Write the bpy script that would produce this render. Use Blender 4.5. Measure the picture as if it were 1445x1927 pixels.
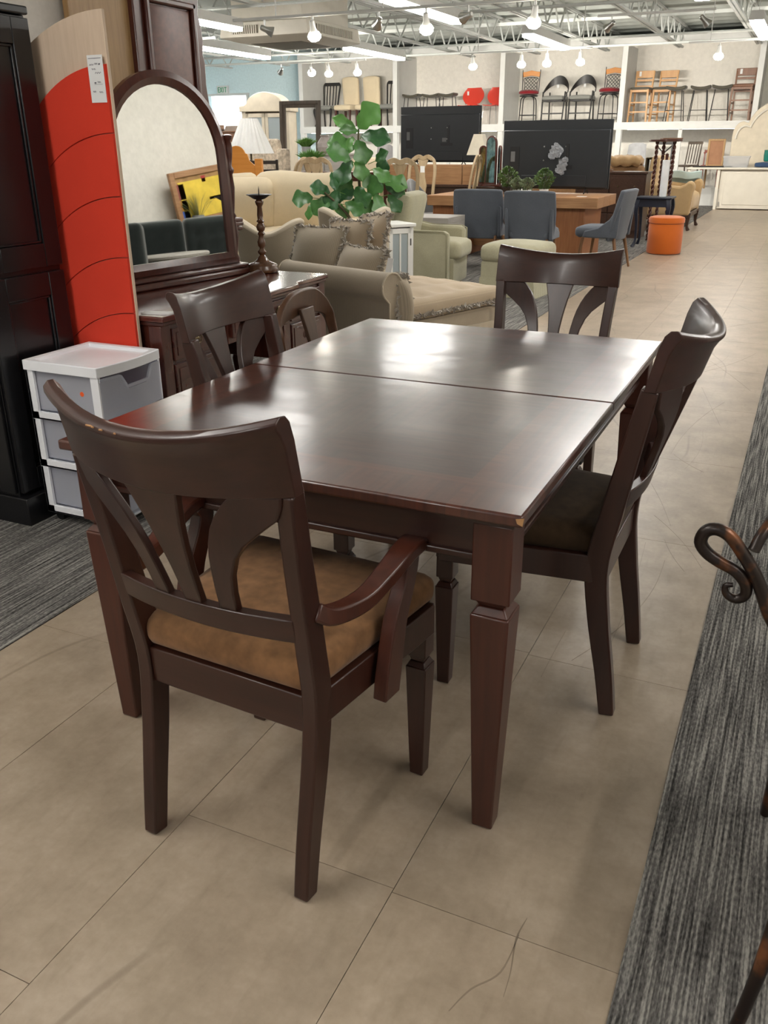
import bpy, bmesh, math, random
from mathutils import Vector, Matrix
random.seed(7)
R = math.radians
scn = bpy.context.scene
for o in list(bpy.data.objects): bpy.data.objects.remove(o)
C = scn.collection

# ---------------------------------------------------------------- camera
cam_d = bpy.data.cameras.new('camera'); cam = bpy.data.objects.new('camera', cam_d); C.objects.link(cam)
cam_d.sensor_fit = 'VERTICAL'; cam_d.sensor_height = 36.0; cam_d.lens = 1640.0/1927.0*36.0
cam_d.clip_start = 0.02; cam_d.clip_end = 200
cam.matrix_world = Matrix.Translation((0, 0, 1.37)) @ Matrix.Rotation(R(25.0), 4, 'Z') @ Matrix.Rotation(R(90-22.9), 4, 'X') @ Matrix.Rotation(R(-0.35), 4, 'Z')
scn.camera = cam
# ---------------------------------------------------------------- world, exposure
w = bpy.data.worlds.new('world'); scn.world = w; w.use_nodes = True
bg = w.node_tree.nodes['Background']; bg.inputs[0].default_value = (0.80, 0.90, 1.0, 1); bg.inputs[1].default_value = 0.6
vs = scn.view_settings; vs.view_transform = 'Standard'; vs.look = 'None'; vs.gamma = 1.0; vs.use_curve_mapping = False
vs.exposure = 0.25
TUBE = 34.0      # brightness of the fluorescent lenses
SPOT = 230.0     # watts of the lit track spots
BULB = 60.0      # brightness of the track spot bulbs

# ---------------------------------------------------------------- materials
MATS = {}
def newmat(name):
    m = bpy.data.materials.new(name); m.use_nodes = True; nt = m.node_tree; nt.nodes.clear()
    out = nt.nodes.new('ShaderNodeOutputMaterial'); b = nt.nodes.new('ShaderNodeBsdfPrincipled')
    nt.links.new(b.outputs[0], out.inputs[0]); MATS[name] = m
    return m, nt, b
def nd(nt, t, **k):
    n = nt.nodes.new(t)
    for a, v in k.items(): setattr(n, a, v)
    return n
def ramp(nt, fac, stops):
    r = nd(nt, 'ShaderNodeValToRGB'); e = r.color_ramp.elements
    while len(e) < len(stops): e.new(0.5)
    for i, (p, c) in enumerate(stops): e[i].position = p; e[i].color = (*c, 1)
    nt.links.new(fac, r.inputs[0]); return r.outputs[0]
def coord(nt, scale=(1, 1, 1), rot=(0, 0, 0)):
    t = nd(nt, 'ShaderNodeTexCoord'); mp = nd(nt, 'ShaderNodeMapping')
    mp.inputs['Scale'].default_value = scale; mp.inputs['Rotation'].default_value = rot
    nt.links.new(t.outputs['Object'], mp.inputs[0]); return mp.outputs[0]
def noise(nt, vec, scale, detail=3, rough=0.55):
    n = nd(nt, 'ShaderNodeTexNoise'); n.inputs['Scale'].default_value = scale; n.inputs['Detail'].default_value = detail
    n.inputs['Roughness'].default_value = rough; nt.links.new(vec, n.inputs['Vector']); return n.outputs['Fac']
def bump(nt, b, h, strength=0.2, dist=0.01):
    n = nd(nt, 'ShaderNodeBump'); n.inputs['Strength'].default_value = strength; n.inputs['Distance'].default_value = dist
    nt.links.new(h, n.inputs['Height']); nt.links.new(n.outputs[0], b.inputs['Normal'])
def mul(c, k): return tuple(max(0, min(1, x*k)) for x in c)
def plain(name, c, rough=0.5, metal=0.0, var=0.12, scale=6, bmp=0.0, spec=0.5, coat=0.0):
    if name in MATS: return MATS[name]
    m, nt, b = newmat(name); v = coord(nt); f = noise(nt, v, scale)
    nt.links.new(ramp(nt, f, [(0.3, mul(c, 1-var)), (0.7, mul(c, 1+var))]), b.inputs['Base Color'])
    b.inputs['Roughness'].default_value = rough; b.inputs['Metallic'].default_value = metal
    b.inputs['Specular IOR Level'].default_value = spec; b.inputs['Coat Weight'].default_value = coat
    if bmp: bump(nt, b, noise(nt, v, scale*12), bmp, 0.004)
    return m
def wood(name, c1, c2, rough=0.3, axis='z', scale=9, stretch=14, coat=0.0, spec=0.5, rvar=0.08):
    if name in MATS: return MATS[name]
    m, nt, b = newmat(name); s = [stretch]*3; s['xyz'.index(axis)] = 1.0
    v = coord(nt, s); f = noise(nt, v, scale/3, 5, 0.62)
    g = noise(nt, coord(nt), 2.2, 2)
    mx = nd(nt, 'ShaderNodeMath', operation='MULTIPLY_ADD'); mx.inputs[1].default_value = 0.6; nt.links.new(f, mx.inputs[0])
    m2 = nd(nt, 'ShaderNodeMath', operation='MULTIPLY'); m2.inputs[1].default_value = 0.4; nt.links.new(g, m2.inputs[0]); nt.links.new(m2.outputs[0], mx.inputs[2])
    nt.links.new(ramp(nt, mx.outputs[0], [(0.32, c1), (0.68, c2)]), b.inputs['Base Color'])
    rr = nd(nt, 'ShaderNodeMath', operation='MULTIPLY_ADD'); rr.inputs[1].default_value = rvar*2; rr.inputs[2].default_value = rough-rvar
    nt.links.new(g, rr.inputs[0]); nt.links.new(rr.outputs[0], b.inputs['Roughness'])
    b.inputs['Coat Weight'].default_value = coat; b.inputs['Coat Roughness'].default_value = 0.15; b.inputs['Specular IOR Level'].default_value = spec
    bump(nt, b, f, 0.05, 0.003)
    return m
def fabric(name, c, rough=0.9, weave=260, var=0.12, sheen=0.2, bmp=0.25, stripe=None):
    if name in MATS: return MATS[name]
    m, nt, b = newmat(name); v = coord(nt); f = noise(nt, v, weave, 2); g = noise(nt, v, 5, 3)
    mx = nd(nt, 'ShaderNodeMath', operation='MULTIPLY_ADD'); mx.inputs[1].default_value = 0.5; nt.links.new(f, mx.inputs[0])
    m2 = nd(nt, 'ShaderNodeMath', operation='MULTIPLY'); m2.inputs[1].default_value = 0.5; nt.links.new(g, m2.inputs[0]); nt.links.new(m2.outputs[0], mx.inputs[2])
    col = ramp(nt, mx.outputs[0], [(0.35, mul(c, 1-var)), (0.65, mul(c, 1+var))])
    if stripe:
        wv = nd(nt, 'ShaderNodeTexWave', wave_type='BANDS', bands_direction='X'); wv.inputs['Scale'].default_value = stripe[1]; wv.inputs['Distortion'].default_value = 0.6
        nt.links.new(v, wv.inputs['Vector'])
        mix = nd(nt, 'ShaderNodeMix', data_type='RGBA'); nt.links.new(wv.outputs['Fac'], mix.inputs[0]); nt.links.new(col, mix.inputs[6]); mix.inputs[7].default_value = (*stripe[0], 1); col = mix.outputs[2]
    nt.links.new(col, b.inputs['Base Color']); b.inputs['Roughness'].default_value = rough
    b.inputs['Sheen Weight'].default_value = sheen; b.inputs['Specular IOR Level'].default_value = 0.2
    bump(nt, b, f, bmp, 0.002)
    return m
def emit(name, c, s):
    if name in MATS: return MATS[name]
    m = bpy.data.materials.new(name); m.use_nodes = True; nt = m.node_tree; nt.nodes.clear()
    out = nt.nodes.new('ShaderNodeOutputMaterial'); e = nt.nodes.new('ShaderNodeEmission'); e.inputs[0].default_value = (*c, 1); e.inputs[1].default_value = s
    nt.links.new(e.outputs[0], out.inputs[0]); MATS[name] = m; return m

# ---------------------------------------------------------------- mesh builder
def cr(pts, n=6, closed=False):
    P = [Vector(p) for p in pts]; out = []; N = len(P)
    for i in range(N if closed else N-1):
        if closed: a, b, c, d = P[(i-1) % N], P[i], P[(i+1) % N], P[(i+2) % N]
        else: a, b, c, d = P[max(i-1, 0)], P[i], P[i+1], P[min(i+2, N-1)]
        for k in range(n):
            t = k/n; t2 = t*t; t3 = t2*t
            out.append(0.5*((2*b)+(c-a)*t+(2*a-5*b+4*c-d)*t2+(3*b-a-3*c+d)*t3))
    if not closed: out.append(P[-1])
    return out
def lerpl(l, t):
    if not isinstance(l, (list, tuple)): return l
    x = t*(len(l)-1); i = min(int(x), len(l)-2); return l[i]+(l[i+1]-l[i])*(x-i)
class MB:
    def __init__(s, M=None): s.v = []; s.f = []; s.M = M or Matrix.Identity(4)
    def at(s, M): s.M = M; return s
    def add(s, vs, fs):
        k = len(s.v); s.v += [s.M @ Vector(p) for p in vs]; s.f += [tuple(i+k for i in f) for f in fs]; return s
    def bx(s, x0, x1, y0, y1, z0, z1):
        return s.add([(x0, y0, z0), (x1, y0, z0), (x1, y1, z0), (x0, y1, z0), (x0, y0, z1), (x1, y0, z1), (x1, y1, z1), (x0, y1, z1)],
                     [(3, 2, 1, 0), (4, 5, 6, 7), (0, 1, 5, 4), (1, 2, 6, 5), (2, 3, 7, 6), (3, 0, 4, 7)])
    def box(s, c, d, rot=None):
        h = [x/2 for x in d]; M0 = s.M
        s.M = M0 @ Matrix.Translation(c) @ (rot if rot else Matrix.Identity(4)); s.bx(-h[0], h[0], -h[1], h[1], -h[2], h[2]); s.M = M0; return s
    def frus(s, c0, a0, b0, c1, a1, b1):            # frustum between two horizontal rectangles
        q = []
        for (c, a, b) in ((c0, a0, b0), (c1, a1, b1)):
            q += [(c[0]-a/2, c[1]-b/2, c[2]), (c[0]+a/2, c[1]-b/2, c[2]), (c[0]+a/2, c[1]+b/2, c[2]), (c[0]-a/2, c[1]+b/2, c[2])]
        return s.add(q, [(3, 2, 1, 0), (4, 5, 6, 7), (0, 1, 5, 4), (1, 2, 6, 5), (2, 3, 7, 6), (3, 0, 4, 7)])
    def sweep(s, pts, w, d, side=(1, 0, 0), n=0):    # rect section (w along side, d across), n>2: round section
        P = [Vector(p) for p in pts]; N = len(P); vs = []; sd = Vector(side)
        for i in range(N):
            t = (P[min(i+1, N-1)]-P[max(i-1, 0)]); t.normalize()
            a = sd - t*sd.dot(t)
            if a.length < 1e-4: a = t.orthogonal()
            a.normalize(); b = t.cross(a)
            if n: sd = a
            ww = lerpl(w, i/(N-1))/2; dd = lerpl(d, i/(N-1))/2
            if n: vs += [P[i]+a*(ww*math.cos(2*math.pi*k/n))+b*(dd*math.sin(2*math.pi*k/n)) for k in range(n)]
            else: vs += [P[i]+a*x*ww+b*y*dd for x, y in ((-1, -1), (1, -1), (1, 1), (-1, 1))]
        m = n or 4; fs = [tuple(range(m))[::-1], tuple(range((N-1)*m, N*m))]
        for i in range(N-1):
            for k in range(m): fs.append((i*m+k, i*m+(k+1) % m, (i+1)*m+(k+1) % m, (i+1)*m+k))
        return s.add(vs, fs)
    def tube(s, pts, r, n=8, side=(0.3, 0.2, 1)):
        r2 = [2*x for x in r] if isinstance(r, (list, tuple)) else 2*r
        return s.sweep(pts, r2, r2, side, n)
    def ring(s, pts, r, n=8):                          # closed tube
        P = [Vector(p) for p in pts]; N = len(P); vs = []; fs = []
        sd = Vector((0.31, 0.17, 0.93))
        for i in range(N):
            t = (P[(i+1) % N]-P[i-1]).normalized(); a = (sd-t*sd.dot(t)).normalized(); b = t.cross(a)
            vs += [P[i]+a*(r*math.cos(2*math.pi*k/n))+b*(r*math.sin(2*math.pi*k/n)) for k in range(n)]
        for i in range(N):
            j = (i+1) % N
            for k in range(n): fs.append((i*n+k, i*n+(k+1) % n, j*n+(k+1) % n, j*n+k))
        return s.add(vs, fs)
    def lathe(s, prof, n=16, c=(0, 0, 0)):             # (r, z) profile, bottom to top
        vs = []; fs = []; m = len(prof)
        for r, z in prof: vs += [(c[0]+r*math.cos(2*math.pi*k/n), c[1]+r*math.sin(2*math.pi*k/n), c[2]+z) for k in range(n)]
        for i in range(m-1):
            for k in range(n): fs.append((i*n+k, i*n+(k+1) % n, (i+1)*n+(k+1) % n, (i+1)*n+k))
        fs += [tuple(range(n))[::-1], tuple(range((m-1)*n, m*n))]
        return s.add(vs, fs)
    def prism(s, poly, a, b, ax='y'):                  # 2-D outline extruded along an axis
        n = len(poly)
        f = {'y': lambda p, t: (p[0], t, p[1]), 'x': lambda p, t: (t, p[0], p[1]), 'z': lambda p, t: (p[0], p[1], t)}[ax]
        return s.add([f(p, a) for p in poly]+[f(p, b) for p in poly], [tuple(range(n)), tuple(range(n, 2*n))[::-1]]+[(i, (i+n), (i+1) % n+n, (i+1) % n) for i in range(n)])
    def slab(s, L, Rr, th, fn):                        # strip between two (x,z) edge lists, on surface y=fn(x,z), thickness th
        vs = []; fs = []; n = len(L)
        for i in range(n):
            for (x, z) in (L[i], Rr[i]):
                y = fn(x, z); vs += [(x, y-th/2, z), (x, y+th/2, z)]
        for i in range(n-1):
            a = i*4; b = a+4
            fs += [(a, a+2, b+2, b), (a+1, b+1, b+3, a+3), (a, b, b+1, a+1), (a+2, a+3, b+3, b+2)]
        fs += [(0, 1, 3, 2), (n*4-4, n*4-2, n*4-1, n*4-3)]
        return s.add(vs, fs)
    def surf(s, fn, nu, nv, th=0, closeu=False):        # parametric sheet; th>0 gives it a thickness along the normal
        P = [[Vector(fn(i/nu, j/nv)) for j in range(nv+1)] for i in range(nu+1)]
        vs = [p for row in P for p in row]; fs = []; k = nv+1
        for i in range(nu):
            for j in range(nv): fs.append((i*k+j, (i+1)*k+j, (i+1)*k+j+1, i*k+j+1))
        if th:
            N = len(vs); top = []
            for i in range(nu+1):
                for j in range(nv+1):
                    du = P[min(i+1, nu)][j]-P[max(i-1, 0)][j]; dv = P[i][min(j+1, nv)]-P[i][max(j-1, 0)]
                    nn = du.cross(dv)
                    if nn.length > 1e-9: nn.normalize()
                    top.append(P[i][j]+nn*th)
            vs = vs+top; fs2 = [tuple(x+N for x in f)[::-1] for f in fs]; fs = fs+fs2
            for i in range(nu):
                a = i*k; b = (i+1)*k; fs.append((a, a+N, b+N, b)); a = i*k+nv; b = (i+1)*k+nv; fs.append((b, b+N, a+N, a))
            for j in range(nv):
                fs.append((j+1, j+1+N, j+N, j)); a = nu*k+j; fs.append((a, a+N, a+1+N, a+1))
        return s.add(vs, fs)
    def cush(s, c, d, r=0.05, puff=0.0, n=8, rot=None, pz=None, fn=None):   # soft rounded box
        h = Vector((d[0]/2, d[1]/2, d[2]/2)); r = min(r, *h); M0 = s.M
        s.M = M0 @ Matrix.Translation(c) @ (rot if rot else Matrix.Identity(4)); idx = {}; vs = []; fs = []
        def V(i, j, k):
            if (i, j, k) in idx: return idx[(i, j, k)]
            def q(a, hh):
                t = a/n*2-1; return math.copysign(abs(t)**0.8, t)*hh
            p = Vector((q(i, h.x), q(j, h.y), q(k, h.z))); cc = Vector([max(-(h[a]-r), min(h[a]-r, p[a])) for a in range(3)])
            dd = p-cc
            if dd.length > 1e-9: p = cc+dd.normalized()*min(r, dd.length if False else r)
            u = p.x/h.x; v = p.y/h.y; ww = p.z/h.z
            if puff: p = p+Vector((0, 0, math.copysign(puff*max(0, 1-u*u)*max(0, 1-v*v), p.z) if abs(p.z) > 1e-6 else 0))
            if fn: p = Vector(fn(p, u, v, ww))
            idx[(i, j, k)] = len(vs); vs.append(p); return len(vs)-1
        for a in range(n):
            for b in range(n):
                fs += [(V(a, b, 0), V(a, b+1, 0), V(a+1, b+1, 0), V(a+1, b, 0)), (V(a, b, n), V(a+1, b, n), V(a+1, b+1, n), V(a, b+1, n)),
                       (V(a, 0, b), V(a+1, 0, b), V(a+1, 0, b+1), V(a, 0, b+1)), (V(a, n, b), V(a, n, b+1), V(a+1, n, b+1), V(a+1, n, b)),
                       (V(0, a, b), V(0, a, b+1), V(0, a+1, b+1), V(0, a+1, b)), (V(n, a, b), V(n, a+1, b), V(n, a+1, b+1), V(n, a, b+1))]
        s.add(vs, fs); s.M = M0; return s
    def mesh(s, name, mat, smooth=38):
        me = bpy.data.meshes.new(name); me.from_pydata([tuple(p) for p in s.v], [], s.f)
        bm = bmesh.new(); bm.from_mesh(me); bmesh.ops.recalc_face_normals(bm, faces=bm.faces); bm.to_mesh(me); bm.free()
        if smooth: me.shade_smooth(); me.set_sharp_from_angle(angle=R(smooth))
        if mat: me.materials.append(mat)
        return me
    def o(s, name, mat, parent=None, bev=0.0, smooth=38, sub=0, label=None, kind=None, loc=None, rz=None):
        ob = bpy.data.objects.new(name, s.mesh(name, mat, smooth)); C.objects.link(ob)
        if parent: ob.parent = parent
        if loc is not None: ob.location = loc
        if rz is not None: ob.rotation_euler.z = R(rz)
        if bev:
            m = ob.modifiers.new('bevel', 'BEVEL'); m.width = bev; m.segments = 2; m.limit_method = 'ANGLE'; m.angle_limit = R(40); m.harden_normals = False
        if sub: m = ob.modifiers.new('sub', 'SUBSURF'); m.levels = sub; m.render_levels = sub
        if label: ob['label'] = label
        if kind: ob['kind'] = kind
        return ob
def T(name, label, cat, loc=(0, 0, 0), rz=0, group=None):
    o = bpy.data.objects.new(name, None); o.empty_display_size = 0.1; C.objects.link(o)
    o.location = loc; o.rotation_euler = (0, 0, R(rz)); o['label'] = label; o['category'] = cat
    if group: o['group'] = group
    return o
def tag(o, label, cat, group=None):
    o['label'] = label; o['category'] = cat
    if group: o['group'] = group
    return o
def st(o): o['kind'] = 'structure'; return o
def copy_of(o, parent=None):
    c = o.copy(); C.objects.link(c); c.parent = parent
    for ch in o.children: copy_of(ch, c)
    return c
def dup(root, loc, rz, label=None):
    c = copy_of(root); c.location = loc; c.rotation_euler = (0, 0, R(rz))
    if label: c['label'] = label
    return c
RX = lambda a: Matrix.Rotation(R(a), 4, 'X')
RY = lambda a: Matrix.Rotation(R(a), 4, 'Y')
RZ = lambda a: Matrix.Rotation(R(a), 4, 'Z')
TR = lambda *p: Matrix.Translation(p)
def arc(cx, cz, r, a0, a1, n=12, rz=None):
    rz = rz or r
    return [(cx+r*math.cos(R(a0+(a1-a0)*i/n)), cz+rz*math.sin(R(a0+(a1-a0)*i/n))) for i in range(n+1)]
# ================================================================ palette
M_cherry = wood('dark_cherry_wood', (0.020, 0.0062, 0.0040), (0.046, 0.0148, 0.0090), rough=0.33, axis='z', coat=0.15, rvar=0.04)
M_cherryX = wood('dark_cherry_wood_x', (0.021, 0.0065, 0.0042), (0.048, 0.0152, 0.0092), rough=0.33, axis='x', coat=0.15, rvar=0.04)
M_redleg = wood('red_cherry_wood', (0.036, 0.0095, 0.0052), (0.080, 0.0215, 0.0115), rough=0.34, axis='z', coat=0.08, rvar=0.04)
M_mahog = wood('mahogany_wood', (0.042, 0.0095, 0.0060), (0.100, 0.025, 0.0145), rough=0.30, axis='z', coat=0.3)
M_mahogX = wood('mahogany_wood_x', (0.040, 0.0090, 0.0060), (0.092, 0.023, 0.014), rough=0.30, axis='y', coat=0.4)
M_oak = wood('honey_oak_wood', (0.50, 0.26, 0.10), (0.62, 0.36, 0.16), rough=0.45, axis='z')
M_oakboard = wood('aged_pine_board', (0.25, 0.135, 0.05), (0.42, 0.26, 0.11), rough=0.5, axis='z', scale=12)
M_orange = wood('orange_pine_wood', (0.55, 0.20, 0.03), (0.66, 0.28, 0.06), rough=0.35, axis='x')
M_plywood = wood('bare_birch_plywood', (0.52, 0.39, 0.28), (0.66, 0.52, 0.39), rough=0.7, axis='z', scale=12)
M_rustic = wood('rustic_acacia_wood', (0.24, 0.11, 0.045), (0.44, 0.24, 0.11), rough=0.45, axis='x', scale=10)
M_rusticleg = wood('rustic_acacia_slab', (0.22, 0.075, 0.025), (0.36, 0.15, 0.055), rough=0.5, axis='z', scale=12)
M_walnut = wood('walnut_leg_wood', (0.14, 0.06, 0.025), (0.24, 0.12, 0.05), rough=0.4, axis='z')
M_brownstool = wood('brown_stool_wood', (0.14, 0.06, 0.03), (0.24, 0.11, 0.055), rough=0.4, axis='z')
M_cane = wood('limed_wood', (0.33, 0.235, 0.13), (0.50, 0.38, 0.23), rough=0.45, axis='z')
M_darkdresser = wood('dark_walnut_wood', (0.035, 0.016, 0.010), (0.075, 0.036, 0.022), rough=0.35, axis='y')
M_suede = fabric('tan_suede', (0.215, 0.108, 0.047), rough=0.9, weave=40, var=0.25, sheen=0.12, bmp=0.05)
M_suedeD = fabric('brown_suede', (0.050, 0.029, 0.014), rough=0.9, weave=40, var=0.25, sheen=0.08, bmp=0.05)
M_cream = fabric('cream_linen', (0.66, 0.55, 0.38), var=0.07)
M_creamD = fabric('beige_linen', (0.50, 0.43, 0.325), var=0.07)
M_stripe = fabric('striped_taupe_fabric', (0.41, 0.34, 0.25), var=0.10, stripe=((0.31, 0.26, 0.195), 30))
M_chaise = fabric('beige_ribbed_fabric', (0.47, 0.37, 0.255), var=0.08, stripe=((0.40, 0.315, 0.22), 42))
M_fringe = fabric('grey_brush_fringe', (0.37, 0.33, 0.28), var=0.35, weave=130, bmp=0.8)
M_sage = fabric('sage_tweed', (0.37, 0.345, 0.235), var=0.14, weave=160)
M_slate = fabric('slate_grey_fabric', (0.095, 0.105, 0.125), var=0.12, weave=180)
M_velvet = fabric('grey_velvet', (0.12, 0.12, 0.12), var=0.1, sheen=0.6)
M_orangev = fabric('orange_velvet', (0.52, 0.115, 0.012), var=0.06, sheen=0.3)
M_red = fabric('red_felt', (0.64, 0.046, 0.022), var=0.05, weave=420, sheen=0.05, bmp=0.05)
M_redseat = fabric('red_seat_fabric', (0.22, 0.012, 0.018), var=0.15)
M_redplastic = plain('red_plastic', (0.62, 0.05, 0.03), rough=0.3, var=0.03)
M_olive = fabric('olive_grey_vinyl', (0.075, 0.068, 0.05), rough=0.5, var=0.1, bmp=0.05)
M_greyseat = fabric('grey_vinyl', (0.22, 0.22, 0.20), rough=0.6, var=0.08, bmp=0.05)
M_tan = fabric('gold_tan_fabric', (0.48, 0.33, 0.17), var=0.1)
M_floral = fabric('floral_tapestry', (0.46, 0.38, 0.29), var=0.5, weave=22)
M_black = plain('black_lacquer', (0.006, 0.006, 0.007), rough=0.28, var=0.2)
M_blackmetal = plain('black_metal', (0.010, 0.009, 0.009), rough=0.45, var=0.2)
M_blackwood = plain('black_wood', (0.016, 0.014, 0.013), rough=0.4, var=0.2)
M_navy = plain('navy_paint', (0.010, 0.014, 0.028), rough=0.4, var=0.15)
M_tv = plain('black_tv_plastic', (0.016, 0.018, 0.021), rough=0.38, var=0.08)
M_tvd = plain('tv_recess_plastic', (0.006, 0.006, 0.007), rough=0.5)
M_white = plain('white_plastic', (0.88, 0.89, 0.92), rough=0.35, var=0.02)
M_whitepaint = plain('white_paint', (0.70, 0.69, 0.65), rough=0.55, var=0.03)
M_paper = plain('paper', (0.75, 0.75, 0.74), rough=0.8, var=0.02)
M_offwhite = plain('offwhite_lacquer', (0.62, 0.58, 0.50), rough=0.45, var=0.04)
M_antique = plain('antique_cream_paint', (0.55, 0.48, 0.37), rough=0.5, var=0.08)
M_steel = plain('brushed_metal', (0.55, 0.55, 0.53), rough=0.3, metal=1.0, var=0.05)
M_brass = plain('aged_brass', (0.16, 0.12, 0.07), rough=0.35, metal=1.0, var=0.2)
M_greywash = wood('grey_washed_wood', (0.27, 0.25, 0.225), (0.38, 0.355, 0.32), rough=0.55, axis='x')
M_bronze = wood('dark_bronze_frame', (0.05, 0.035, 0.024), (0.11, 0.08, 0.055), rough=0.4, axis='z')
M_mirror = plain('mirror_glass', (0.86, 0.87, 0.84), rough=0.015, metal=1.0, var=0.0)
M_pot = plain('grey_pot', (0.25, 0.25, 0.25), rough=0.5)
M_white_metal = plain('white_fixture_metal', (0.62, 0.62, 0.60), rough=0.4, var=0.03)
M_truss = plain('ceiling_steel_paint', (0.52, 0.54, 0.52), rough=0.5, var=0.05)
M_tube = emit('fluorescent_lens', (1.0, 0.97, 0.92), TUBE)
M_bulb = emit('spot_bulb', (1.0, 0.93, 0.80), BULB)
def leafmat(name, c1, c2, rough=0.35):
    m, nt, b = newmat(name); f = noise(nt, coord(nt), 9, 3); oi = nd(nt, 'ShaderNodeObjectInfo')
    mx = nd(nt, 'ShaderNodeMath', operation='MULTIPLY_ADD'); mx.inputs[1].default_value = 0.35; nt.links.new(f, mx.inputs[0])
    m2 = nd(nt, 'ShaderNodeMath', operation='MULTIPLY'); m2.inputs[1].default_value = 0.65; nt.links.new(oi.outputs['Random'], m2.inputs[0]); nt.links.new(m2.outputs[0], mx.inputs[2])
    nt.links.new(ramp(nt, mx.outputs[0], [(0.15, c1), (0.8, c2)]), b.inputs['Base Color']); b.inputs['Roughness'].default_value = rough
    return m
M_figleaf = leafmat('fig_leaf', (0.018, 0.075, 0.022), (0.10, 0.25, 0.055))
M_herb = leafmat('herb_leaf', (0.06, 0.16, 0.03), (0.13, 0.26, 0.05), 0.5)
M_boxwood = leafmat('boxwood_leaf', (0.05, 0.10, 0.02), (0.13, 0.20, 0.05), 0.5)
M_sagegreen = leafmat('thyme_leaf', (0.10, 0.14, 0.07), (0.17, 0.20, 0.11), 0.6)
M_stem = plain('stem_brown', (0.10, 0.08, 0.04), rough=0.7)
def frosted(name, c, alpha):
    m, nt, b = newmat(name); b.inputs['Base Color'].default_value = (*c, 1); b.inputs['Roughness'].default_value = 0.35
    tr = nd(nt, 'ShaderNodeBsdfTransparent'); tr.inputs[0].default_value = (0.9, 0.91, 0.95, 1)
    tl = nd(nt, 'ShaderNodeBsdfTranslucent'); tl.inputs[0].default_value = (*c, 1)
    mx0 = nd(nt, 'ShaderNodeMixShader'); mx0.inputs[0].default_value = 0.45; nt.links.new(b.outputs[0], mx0.inputs[1]); nt.links.new(tl.outputs[0], mx0.inputs[2])
    mx = nd(nt, 'ShaderNodeMixShader'); mx.inputs[0].default_value = alpha
    nt.links.new(mx0.outputs[0], mx.inputs[2]); nt.links.new(tr.outputs[0], mx.inputs[1])
    out = [n for n in nt.nodes if n.type == 'OUTPUT_MATERIAL'][0]; nt.links.new(mx.outputs[0], out.inputs[0]); return m
M_frost = frosted('frosted_plastic', (0.80, 0.81, 0.86), 0.55)
M_wrap = frosted('clear_plastic_bag', (0.85, 0.87, 0.88), 0.35)
m, nt, b = newmat('cabinet_glass'); b.inputs['Base Color'].default_value = (0.55, 0.62, 0.64, 1); b.inputs['Roughness'].default_value = 0.05; b.inputs['Alpha'].default_value = 0.45; M_glass = m
# vinyl tile: beige, mottled, scuffed
m, nt, b = newmat('beige_vinyl_tile'); M_tile = m
geo = nd(nt, 'ShaderNodeNewGeometry'); oi = nd(nt, 'ShaderNodeObjectInfo')
n1 = nd(nt, 'ShaderNodeTexNoise'); n1.inputs['Scale'].default_value = 4.5; n1.inputs['Detail'].default_value = 9; n1.inputs['Roughness'].default_value = 0.68; nt.links.new(geo.outputs['Position'], n1.inputs['Vector'])
n2 = nd(nt, 'ShaderNodeTexNoise'); n2.inputs['Scale'].default_value = 60; n2.inputs['Detail'].default_value = 3; nt.links.new(geo.outputs['Position'], n2.inputs['Vector'])
mp = nd(nt, 'ShaderNodeMapping'); mp.inputs['Scale'].default_value = (5.0, 0.8, 1); mp.inputs['Rotation'].default_value = (0, 0, 0.4); nt.links.new(geo.outputs['Position'], mp.inputs[0])
n3 = nd(nt, 'ShaderNodeTexNoise'); n3.inputs['Scale'].default_value = 9; n3.inputs['Detail'].default_value = 4; nt.links.new(mp.outputs[0], n3.inputs['Vector'])
base = ramp(nt, n1.outputs['Fac'], [(0.32, (0.262, 0.202, 0.144)), (0.50, (0.340, 0.268, 0.196)), (0.66, (0.410, 0.330, 0.250))])
sc = ramp(nt, n3.outputs['Fac'], [(0.55, (1, 1, 1)), (0.75, (0.90, 0.895, 0.89))])
mixc = nd(nt, 'ShaderNodeMix', data_type='RGBA', blend_type='MULTIPLY'); mixc.inputs[0].default_value = 1.0; nt.links.new(base, mixc.inputs[6]); nt.links.new(sc, mixc.inputs[7])
sp = ramp(nt, n2.outputs['Fac'], [(0.35, (0.94, 0.94, 0.94)), (0.65, (1, 1, 1))])
mixd = nd(nt, 'ShaderNodeMix', data_type='RGBA', blend_type='MULTIPLY'); mixd.inputs[0].default_value = 1.0; nt.links.new(mixc.outputs[2], mixd.inputs[6]); nt.links.new(sp, mixd.inputs[7])
hs = nd(nt, 'ShaderNodeHueSaturation'); vv = nd(nt, 'ShaderNodeMapRange'); vv.inputs[3].default_value = 0.96; vv.inputs[4].default_value = 1.04
nt.links.new(oi.outputs['Random'], vv.inputs[0]); nt.links.new(vv.outputs[0], hs.inputs['Value']); nt.links.new(mixd.outputs[2], hs.inputs['Color'])
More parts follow.
